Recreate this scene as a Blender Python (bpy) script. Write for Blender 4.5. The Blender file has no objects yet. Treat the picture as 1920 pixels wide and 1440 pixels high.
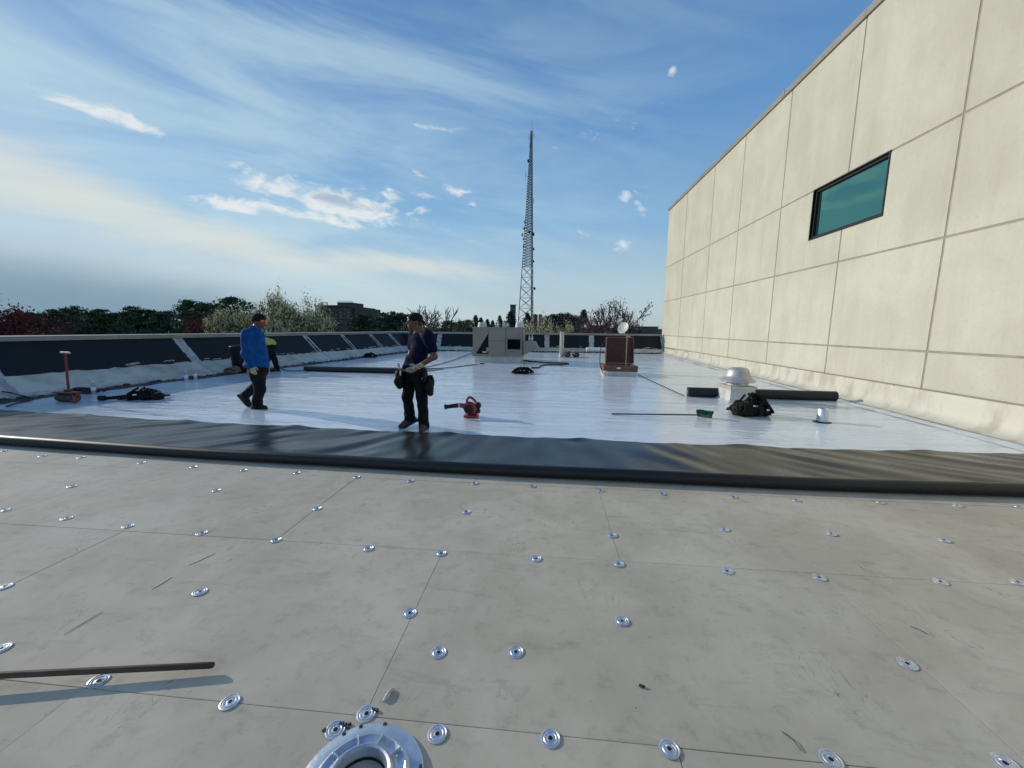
import bpy, bmesh, math, random
import numpy as np
from math import sin, cos, pi, radians as R
random.seed(7); np.random.seed(7)
C = bpy.context.scene.collection
SC = bpy.context.scene

# ------------------------------------------------------------------ camera
CAMH, FPX = 1.55, 740.0
PITCH, ROLL, YAW = R(8.066), R(-0.5), R(5.235)
_F = np.array([-sin(YAW)*cos(PITCH), cos(YAW)*cos(PITCH), -sin(PITCH)])
_X = np.array([cos(YAW), sin(YAW), 0.0]); _D = np.cross(_F, _X)
_X2 = cos(ROLL)*_X+sin(ROLL)*_D; _D2 = -sin(ROLL)*_X+cos(ROLL)*_D
cd = bpy.data.cameras.new('camera'); cam = bpy.data.objects.new('camera', cd); C.objects.link(cam)
import mathutils
mw = mathutils.Matrix([[_X2[0], -_D2[0], -_F[0], 0], [_X2[1], -_D2[1], -_F[1], 0], [_X2[2], -_D2[2], -_F[2], CAMH], [0, 0, 0, 1]])
cam.matrix_world = mw
cd.sensor_width = 36; cd.sensor_fit = 'HORIZONTAL'; cd.lens = FPX/1920*36
cd.clip_start = 0.05; cd.clip_end = 6000
SC.camera = cam

# ------------------------------------------------------------------ light
SUN_EL, SUN_AZ = R(17.5), R(-72)          # azimuth from +Y, clockwise positive
sdir = np.array([sin(SUN_AZ)*cos(SUN_EL), cos(SUN_AZ)*cos(SUN_EL), sin(SUN_EL)])
sl = bpy.data.lights.new('sun', 'SUN'); sl.energy = 2.9; sl.angle = R(0.6); sl.color = (1.0, 0.90, 0.76)
so = bpy.data.objects.new('sun', sl); C.objects.link(so)
so.rotation_euler = mathutils.Vector(sdir).to_track_quat('Z', 'Y').to_euler()
SC.view_settings.view_transform = 'Standard'; SC.view_settings.look = 'None'
SC.view_settings.exposure = 0.0; SC.view_settings.gamma = 1.0
SC.view_settings.use_curve_mapping = False

def ray(px, py):
    d = (px-960)/FPX*_X2+(py-720)/FPX*_D2+_F
    return d/np.linalg.norm(d)

world = bpy.data.worlds.new('World'); SC.world = world; world.use_nodes = True
NT = world.node_tree; NT.nodes.clear()
class Nodes:
    def __init__(s, nt): s.nt = nt
    def n(s, t, **kw):
        x = s.nt.nodes.new(t)
        for k, v in kw.items(): setattr(x, k, v)
        return x
    def put(s, sock, v):
        if hasattr(v, 'is_output') or isinstance(v, bpy.types.NodeSocket): s.nt.links.new(v, sock)
        elif v is not None: sock.default_value = v
    def m(s, op, a, b=None, c=None, clamp=False):
        x = s.n('ShaderNodeMath', operation=op, use_clamp=clamp)
        s.put(x.inputs[0], a)
        if b is not None: s.put(x.inputs[1], b)
        if c is not None: s.put(x.inputs[2], c)
        return x.outputs[0]
    def v(s, op, a, b=None, out=0):
        x = s.n('ShaderNodeVectorMath', operation=op); s.put(x.inputs[0], a)
        if b is not None: s.put(x.inputs[1], b)
        return x.outputs['Value'] if op in ('DOT_PRODUCT', 'LENGTH') else x.outputs[0]
    def scalev(s, a, k): return s.v('MULTIPLY', a, (k, k, k) if not isinstance(k, tuple) else k)
    def noise(s, vec, scale, detail=4, rough=0.55, dist=0.0):
        x = s.n('ShaderNodeTexNoise'); s.put(x.inputs['Vector'], vec)
        x.inputs['Scale'].default_value = scale; x.inputs['Detail'].default_value = detail
        x.inputs['Roughness'].default_value = rough; x.inputs['Distortion'].default_value = dist
        return x.outputs['Fac']
    def rng(s, a, lo, hi, t0=0.0, t1=1.0, smooth=True):
        x = s.n('ShaderNodeMapRange'); x.interpolation_type = 'SMOOTHSTEP' if smooth else 'LINEAR'
        s.put(x.inputs[0], a)
        for i, q in enumerate((lo, hi, t0, t1)): x.inputs[i+1].default_value = q
        return x.outputs[0]
    def mix(s, f, a, b, blend='MIX'):
        x = s.n('ShaderNodeMix', data_type='RGBA', blend_type=blend)
        s.put(x.inputs[0], f)
        s.put(x.inputs[6], a if not isinstance(a, tuple) else (*a[:3], 1)); s.put(x.inputs[7], b if not isinstance(b, tuple) else (*b[:3], 1))
        return x.outputs[2]

W = Nodes(NT)
tc = W.n('ShaderNodeTexCoord'); dirv = tc.outputs['Generated']
dirv = W.v('NORMALIZE', dirv)
sky = W.n('ShaderNodeTexSky', sky_type='NISHITA'); sky.sun_disc = False
sky.sun_elevation = SUN_EL; sky.sun_rotation = SUN_AZ % (2*pi)
sky.altitude = 100; sky.air_density = 1.0; sky.dust_density = 0.8; sky.ozone_density = 2.0
SKY_K = 0.12
skyc = sky.outputs[0]
sep = W.n('ShaderNodeSeparateXYZ'); NT.links.new(dirv, sep.inputs[0])
dz = sep.outputs[2]
# everything below is in sky units (multiplied by SKY_K at the end)
def col(r, g, b): return (r/SKY_K, g/SKY_K, b/SKY_K)
up_ = W.m('MINIMUM', W.m('MAXIMUM', dz, 0.0), 1.0)
ramp = W.n('ShaderNodeValToRGB'); W.put(ramp.inputs[0], up_)
el = ramp.color_ramp.elements
for pos, c in ((0.0, (0.46, 0.57, 0.62)), (0.10, (0.43, 0.58, 0.69)), (0.24, (0.245, 0.475, 0.73)), (0.45, (0.125, 0.31, 0.62)), (0.72, (0.058, 0.175, 0.43)), (1.0, (0.04, 0.13, 0.36))):
    e_ = el.new(pos) if pos not in (0.0, 1.0) else (el[0] if pos == 0.0 else el[-1]); e_.color = (*c, 1)
air = W.v('MULTIPLY', ramp.outputs[0], (1/SKY_K,)*3)
soft = W.v('MINIMUM', skyc, (7.5, 7.5, 7.5))
cur = W.mix(0.80, soft, air)
# one frame over the whole visible sky so that all clouds share the same wind-drawn noise
c0 = ray(860, 330); e0 = ray(960, 352)-c0; e0 -= c0*e0.dot(c0); e0 /= np.linalg.norm(e0); f0 = np.cross(c0, e0)
cc = W.n('ShaderNodeCombineXYZ'); W.put(cc.inputs[0], W.v('DOT_PRODUCT', dirv, tuple(e0))); W.put(cc.inputs[1], W.v('DOT_PRODUCT', dirv, tuple(f0)))
W.put(cc.inputs[2], W.v('DOT_PRODUCT', dirv, tuple(c0)))
wind = cc.outputs[0]
nF = W.noise(W.v('MULTIPLY', wind, (20, 44, 20)), 1.0, 6, 0.62, 0.6)
nS = W.noise(W.v('MULTIPLY', wind, (1.6, 7.5, 2.0)), 1.0, 5, 0.58, 0.5)
def fall(px, py, a, b, ang):
    c = ray(px, py)
    e = ray(px+cos(R(ang)), py+sin(R(ang)))-c; e -= c*e.dot(c); e /= np.linalg.norm(e)
    f = np.cross(c, e)
    k = 1/(FPX*math.hypot(1, math.hypot((px-960)/FPX, (py-720)/FPX)))
    u = W.v('DOT_PRODUCT', dirv, tuple(e/(a*k))); v = W.v('DOT_PRODUCT', dirv, tuple(f/(b*k)))
    r2 = W.m('MULTIPLY_ADD', u, u, W.m('MULTIPLY', v, v))
    return W.m('MULTIPLY', W.m('EXPONENT', W.m('MULTIPLY', r2, -1.0)), W.m('GREATER_THAN', W.v('DOT_PRODUCT', dirv, tuple(c)), 0.0))
def cover(lst):
    out = None
    for (px, py, a, b, ang, st) in lst:
        m = W.m('MULTIPLY', fall(px, py, a, b, ang), st); out = m if out is None else W.m('MAXIMUM', out, m)
    return out
WHT = col(0.80, 0.83, 0.84); CRM = col(0.71, 0.745, 0.70); GRY = col(0.34, 0.44, 0.56); TEAL = col(0.195, 0.315, 0.41)
# thin veil over the western half, grey stratus low in the west, cream bank above it
west = W.v('DOT_PRODUCT', dirv, (sin(SUN_AZ), cos(SUN_AZ), 0.0))
veil = W.m('MULTIPLY', W.rng(nS, 0.36, 0.72), W.rng(west, -0.35, 0.85, 0.05, 0.62))
cur = W.mix(veil, cur, col(0.57, 0.75, 0.80))
strat = W.rng(W.m('MULTIPLY_ADD', nS, 0.55, W.m('SUBTRACT', cover([(20, 560, 780, 125, 5, 1.0)]), 0.62)), -0.05, 0.75)
cur = W.mix(W.m('MULTIPLY', strat, 0.97), cur, TEAL)
nB = W.noise(W.v('MULTIPLY', wind, (3.5, 22, 4)), 1.0, 6, 0.62, 0.8)
bank = W.rng(W.m('MULTIPLY_ADD', nB, 0.9, W.m('MULTIPLY_ADD', nS, 0.5, W.m('SUBTRACT', cover([(60, 345, 430, 78, 18, 1.0), (420, 452, 340, 46, 14, 0.95), (740, 494, 320, 26, 5, 0.85)]), 1.05))), -0.1, 0.8)
cur = W.mix(W.m('MULTIPLY', bank, 0.92), cur, CRM)
# the separate small clouds
lst = [(190, 210, 105, 17, 18, 1.2), (360, 235, 70, 5, 19, .55), (560, 360, 140, 30, 17, 1.15), (655, 390, 125, 32, 12, 1.2), (455, 384, 120, 20, 7, 1.2), (600, 408, 110, 16, 9, 1.0), (722, 366, 52, 20, 5, 1.0), (738, 415, 44, 16, 25, .95),
       (850, 357, 48, 12, 12, .95), (890, 380, 16, 16, 40, .7), (797, 368, 44, 10, 10, .7), (800, 397, 30, 12, 4, .72), (825, 424, 34, 8, 30, .68), (840, 241, 120, 8, 5, .72), (1183, 372, 36, 22, 20, .80), (1205, 392, 24, 12, 10, .7), (1100, 251, 40, 12, 4, .78), (1135, 258, 26, 10, 4, .62),
       (1258, 131, 13, 13, 0, .85), (1242, 193, 12, 9, 0, .72), (1160, 230, 14, 10, 20, .66), (1188, 236, 14, 9, 0, .6), (1042, 276, 20, 7, 10, .8), (1088, 432, 32, 18, 0, .66), (1163, 462, 30, 12, -8, .82), (1125, 468, 16, 8, 0, .66), (780, 320, 32, 9, 38, .6), (1215, 350, 20, 8, -5, .65)]
dens = W.rng(W.m('MULTIPLY_ADD', W.m('SUBTRACT', nF, 0.5), 2.3, W.m('SUBTRACT', cover(lst), 0.52)), 0.0, 0.75)
cur = W.mix(W.m('MULTIPLY', dens, 0.92), cur, WHT)
core = W.rng(W.m('MULTIPLY_ADD', W.m('SUBTRACT', nF, 0.5), 1.2, W.m('SUBTRACT', cover([(632, 377, 78, 15, 14, .95), (690, 392, 40, 9, 10, .7)]), 0.5)), 0.0, 0.5)
cur = W.mix(W.m('MULTIPLY', core, 0.85), cur, GRY)
bg = W.n('ShaderNodeBackground'); W.put(bg.inputs[0], cur); bg.inputs[1].default_value = SKY_K
world.cycles.sampling_method = 'MANUAL'; world.cycles.sample_map_resolution = 512
wo = W.n('ShaderNodeOutputWorld'); NT.links.new(bg.outputs[0], wo.inputs[0])

# ------------------------------------------------------------------ placing helpers
def zf(y): return max(0.0, 0.0085*(y-4.0))          # the deck rises gently away from the drain
def G(px, py, dz=0.0):
    d = ray(px, py); z = 0.0
    for _ in range(8):
        k = (z+dz-CAMH)/d[2]; p = np.array([0, 0, CAMH])+d*k; z = zf(p[1])
    return np.array([p[0], p[1], z+dz])
def atY(px, py, Y):
    d = ray(px, py); return np.array([0, 0, CAMH])+d*(Y/d[1])
def atX(px, py, X):
    d = ray(px, py); return np.array([0, 0, CAMH])+d*(X/d[0])
DEG = YAW                                             # local frames of things that face the lens

# ------------------------------------------------------------------ materials
def mat(name, c, c2=None, rough=0.6, metal=0.0, scale=6.0, detail=5, lo=0.35, hi=0.65, bump=0.0, bscale=None, stretch=(1, 1, 1),
        coord='Object', spec=0.5, rvar=0.0, objvar=0.0, coat=0.0, trans=0.0, aniso=None):
    m = bpy.data.materials.new(name); m.use_nodes = True
    nt = m.node_tree; N = Nodes(nt); b = nt.nodes['Principled BSDF']
    b.inputs['Roughness'].default_value = rough; b.inputs['Metallic'].default_value = metal
    b.inputs['Specular IOR Level'].default_value = spec
    if coat: b.inputs['Coat Weight'].default_value = coat
    if trans: b.inputs['Transmission Weight'].default_value = trans
    if coord == 'World':
        vec = N.n('ShaderNodeNewGeometry').outputs['Position']
    else:
        vec = N.n('ShaderNodeTexCoord').outputs[coord]
    oi = N.n('ShaderNodeObjectInfo').outputs['Random']
    if coord == 'Object':
        off = N.n('ShaderNodeCombineXYZ'); N.put(off.inputs[0], N.m('MULTIPLY', oi, 37.0)); N.put(off.inputs[1], N.m('MULTIPLY', oi, 91.0))
        vec = N.v('ADD', vec, off.outputs[0])
    vs = N.v('MULTIPLY', vec, stretch)
    colr = None
    nz = N.noise(vs, scale, detail, 0.6)
    if c2 is not None:
        colr = N.mix(N.rng(nz, lo, hi), c, c2)
    else:
        rgb = N.n('ShaderNodeRGB'); rgb.outputs[0].default_value = (*c, 1); colr = rgb.outputs[0]
    if objvar:
        h = N.n('ShaderNodeHueSaturation'); N.put(h.inputs['Color'], colr)
        N.put(h.inputs['Value'], N.m('ADD', 1.0-objvar/2, N.m('MULTIPLY', oi, objvar))); colr = h.outputs[0]
    nt.links.new(colr, b.inputs['Base Color'])
    if rvar:
        N.put(b.inputs['Roughness'], N.m('ADD', rough-rvar/2, N.m('MULTIPLY', nz, rvar)))
    if bump:
        bn = N.n('ShaderNodeBump'); bn.inputs['Strength'].default_value = bump; bn.inputs['Distance'].default_value = 0.01
        N.put(bn.inputs['Height'], N.noise(vs, bscale or scale*4, 4, 0.6))
        nt.links.new(bn.outputs[0], b.inputs['Normal'])
    m['_n'] = 1
    return m

# insulation board facer: mottled grey paper with smears, scuffs and specks
def board_material():
    m = bpy.data.materials.new('board_facer'); m.use_nodes = True
    nt = m.node_tree; N = Nodes(nt); b = nt.nodes['Principled BSDF']
    p = N.n('ShaderNodeNewGeometry').outputs['Position']
    oi = N.n('ShaderNodeObjectInfo').outputs['Random']
    n1 = N.noise(p, 1.3, 6, 0.62, 0.3); n2 = N.noise(p, 9.0, 6, 0.7, 0.2)
    c = N.mix(N.rng(n1, 0.36, 0.66), (0.520, 0.468, 0.366), (0.632, 0.575, 0.460))
    c = N.mix(N.m('MULTIPLY', N.rng(n2, 0.5, 0.72), 0.30), c, (0.25, 0.225, 0.19))
    ps = N.v('MULTIPLY', p, (1.0, 4.0, 1.0)); n3 = N.noise(ps, 2.2, 5, 0.65, 0.8)
    c = N.mix(N.m('MULTIPLY', N.rng(n3, 0.54, 0.74), 0.36), c, (0.30, 0.272, 0.225))
    fib = N.noise(N.v('MULTIPLY', p, (260, 900, 1)), 1.0, 2, 0.5)
    c = N.mix(N.m('MULTIPLY', N.rng(fib, 0.3, 0.75), 0.16), c, (0.23, 0.21, 0.18))
    # scratches : thin iso-lines of two stretched noises, only in worn areas
    worn = N.rng(N.noise(p, 2.6, 3, 0.5), 0.55, 0.68)
    s1 = N.m('ABSOLUTE', N.m('SUBTRACT', N.noise(N.v('MULTIPLY', p, (14, 3.5, 1)), 1.0, 2, 0.4, 1.5), 0.5))
    c = N.mix(N.m('MULTIPLY', N.m('MULTIPLY', N.rng(s1, 0.0, 0.012, 1.0, 0.0), worn), 0.60), c, (0.13, 0.12, 0.10))
    s2 = N.m('ABSOLUTE', N.m('SUBTRACT', N.noise(N.v('MULTIPLY', p, (4, 11, 1)), 1.0, 2, 0.4, 2.0), 0.47))
    c = N.mix(N.m('MULTIPLY', N.m('MULTIPLY', N.rng(s2, 0.0, 0.01, 1.0, 0.0), N.rng(n2, 0.45, 0.6)), 0.25), c, (0.16, 0.14, 0.12))
    vo = N.n('ShaderNodeTexVoronoi'); N.put(vo.inputs['Vector'], p); vo.inputs['Scale'].default_value = 16
    spk = N.m('MULTIPLY', N.rng(vo.outputs['Distance'], 0.035, 0.06, 1.0, 0.0), N.rng(N.noise(p, 11, 2), 0.56, 0.6))
    c = N.mix(N.m('MULTIPLY', spk, 0.8), c, (0.05, 0.045, 0.04))
    h = N.n('ShaderNodeHueSaturation'); N.put(h.inputs['Color'], c); N.put(h.inputs['Value'], N.m('ADD', 0.95, N.m('MULTIPLY', oi, 0.09)))
    nt.links.new(h.outputs[0], b.inputs['Base Color'])
    b.inputs['Roughness'].default_value = 0.85; b.inputs['Specular IOR Level'].default_value = 0.25
    bn = N.n('ShaderNodeBump'); bn.inputs['Strength'].default_value = 0.35; bn.inputs['Distance'].default_value = 0.006
    N.put(bn.inputs['Height'], N.m('ADD', N.m('MULTIPLY', fib, 0.12), N.m('ADD', N.m('MULTIPLY', n2, 0.5), N.m('MULTIPLY', n3, 0.6))))
    nt.links.new(bn.outputs[0], b.inputs['Normal'])
    return m

# white sheet: glossy, slightly rippled across the run of the sheet
def white_material():
    m = bpy.data.materials.new('white_sheet'); m.use_nodes = True
    nt = m.node_tree; N = Nodes(nt); b = nt.nodes['Principled BSDF']
    p = N.n('ShaderNodeNewGeometry').outputs['Position']
    n1 = N.noise(N.v('MULTIPLY', p, (0.5, 1.6, 1)), 1.0, 6, 0.6, 0.4)
    n2 = N.noise(N.v('MULTIPLY', p, (3.0, 5.0, 1)), 1.0, 5, 0.65, 0.6)
    c = N.mix(N.rng(n1, 0.35, 0.7), (0.72, 0.79, 0.85), (0.63, 0.71, 0.785))
    c = N.mix(N.m('MULTIPLY', N.rng(n2, 0.56, 0.75), 0.35), c, (0.47, 0.53, 0.59))
    vo = N.n('ShaderNodeTexVoronoi'); N.put(vo.inputs['Vector'], p); vo.inputs['Scale'].default_value = 3.5
    spk = N.m('MULTIPLY', N.rng(vo.outputs['Distance'], 0.02, 0.05, 1.0, 0.0), N.rng(N.noise(p, 3, 2), 0.56, 0.6))
    c = N.mix(N.m('MULTIPLY', spk, 0.5), c, (0.2, 0.2, 0.2))
    nt.links.new(c, b.inputs['Base Color'])
    N.put(b.inputs['Roughness'], N.rng(n2, 0.3, 0.75, 0.07, 0.25, False))
    b.inputs['Specular IOR Level'].default_value = 0.6
    w1 = N.noise(N.v('MULTIPLY', p, (0.55, 3.4, 1)), 1.0, 4, 0.55, 0.8)
    w2 = N.noise(N.v('MULTIPLY', p, (7, 14, 1)), 1.0, 3, 0.6, 0.3)
    bn = N.n('ShaderNodeBump'); bn.inputs['Strength'].default_value = 0.55; bn.inputs['Distance'].default_value = 0.04
    w3 = N.m('POWER', N.m('SUBTRACT', 1.0, N.m('ABSOLUTE', N.m('MULTIPLY', N.m('SUBTRACT', N.noise(N.v('MULTIPLY', p, (0.9, 2.6, 1)), 1.0, 3, 0.5, 1.2), 0.5), 6.0))), 3.0)
    N.put(bn.inputs['Height'], N.m('ADD', w1, N.m('ADD', N.m('MULTIPLY', w3, 0.10), N.m('MULTIPLY', w2, 0.045))))
    nt.links.new(bn.outputs[0], b.inputs['Normal'])
    return m

def black_material(name='black_rubber', dust=0.25, rough=0.34, spec=0.55):
    m = bpy.data.materials.new(name); m.use_nodes = True
    nt = m.node_tree; N = Nodes(nt); b = nt.nodes['Principled BSDF']
    p = N.n('ShaderNodeNewGeometry').outputs['Position']
    n1 = N.noise(N.v('MULTIPLY', p, (1.4, 1.0, 1)), 1.2, 6, 0.62, 0.4); n2 = N.noise(p, 22, 4, 0.7)
    c = N.mix(N.m('MULTIPLY', N.rng(n1, 0.4, 0.72), dust), (0.012, 0.0135, 0.015), (0.13, 0.125, 0.115))
    c = N.mix(N.m('MULTIPLY', N.rng(n2, 0.55, 0.75), dust*0.6), c, (0.16, 0.155, 0.145))
    nt.links.new(c, b.inputs['Base Color'])
    N.put(b.inputs['Roughness'], N.rng(n1, 0.3, 0.75, rough-0.05, rough+0.13, False))
    b.inputs['Specular IOR Level'].default_value = spec
    bn = N.n('ShaderNodeBump'); bn.inputs['Strength'].default_value = 0.25; bn.inputs['Distance'].default_value = 0.006
    N.put(bn.inputs['Height'], N.m('ADD', n1, N.m('MULTIPLY', n2, 0.15)))
    nt.links.new(bn.outputs[0], b.inputs['Normal'])
    return m

def wall_material():
    m = bpy.data.materials.new('wall_stucco'); m.use_nodes = True
    nt = m.node_tree; N = Nodes(nt); b = nt.nodes['Principled BSDF']
    p = N.n('ShaderNodeNewGeometry').outputs['Position']
    oi = N.n('ShaderNodeObjectInfo').outputs['Random']
    n1 = N.noise(p, 0.7, 6, 0.6, 0.4)
    st = N.noise(N.v('MULTIPLY', p, (1, 2.6, 0.28)), 1.0, 6, 0.62, 0.25)
    fine = N.noise(p, 16, 5, 0.7)
    c = N.mix(N.rng(n1, 0.35, 0.68), (0.528, 0.514, 0.412), (0.596, 0.582, 0.476))
    c = N.mix(N.m('MULTIPLY', N.rng(st, 0.48, 0.72), 0.28), c, (0.41, 0.395, 0.315))
    c = N.mix(N.m('MULTIPLY', N.rng(st, 0.47, 0.30), 0.25), c, (0.66, 0.655, 0.56))
    c = N.mix(N.m('MULTIPLY', N.rng(fine, 0.50, 0.70), 0.26), c, (0.40, 0.37, 0.31))
    h = N.n('ShaderNodeHueSaturation'); N.put(h.inputs['Color'], c); N.put(h.inputs['Value'], N.m('ADD', 0.97, N.m('MULTIPLY', oi, 0.06)))
    nt.links.new(h.outputs[0], b.inputs['Base Color'])
    b.inputs['Roughness'].default_value = 0.9; b.inputs['Specular IOR Level'].default_value = 0.2
    bn = N.n('ShaderNodeBump'); bn.inputs['Strength'].default_value = 0.5; bn.inputs['Distance'].default_value = 0.02
    N.put(bn.inputs['Height'], N.m('ADD', N.m('MULTIPLY', fine, 0.22), N.m('ADD', n1, N.m('MULTIPLY', N.noise(p, 3.2, 4, 0.6), 0.5))))
    nt.links.new(bn.outputs[0], b.inputs['Normal'])
    return m

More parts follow.
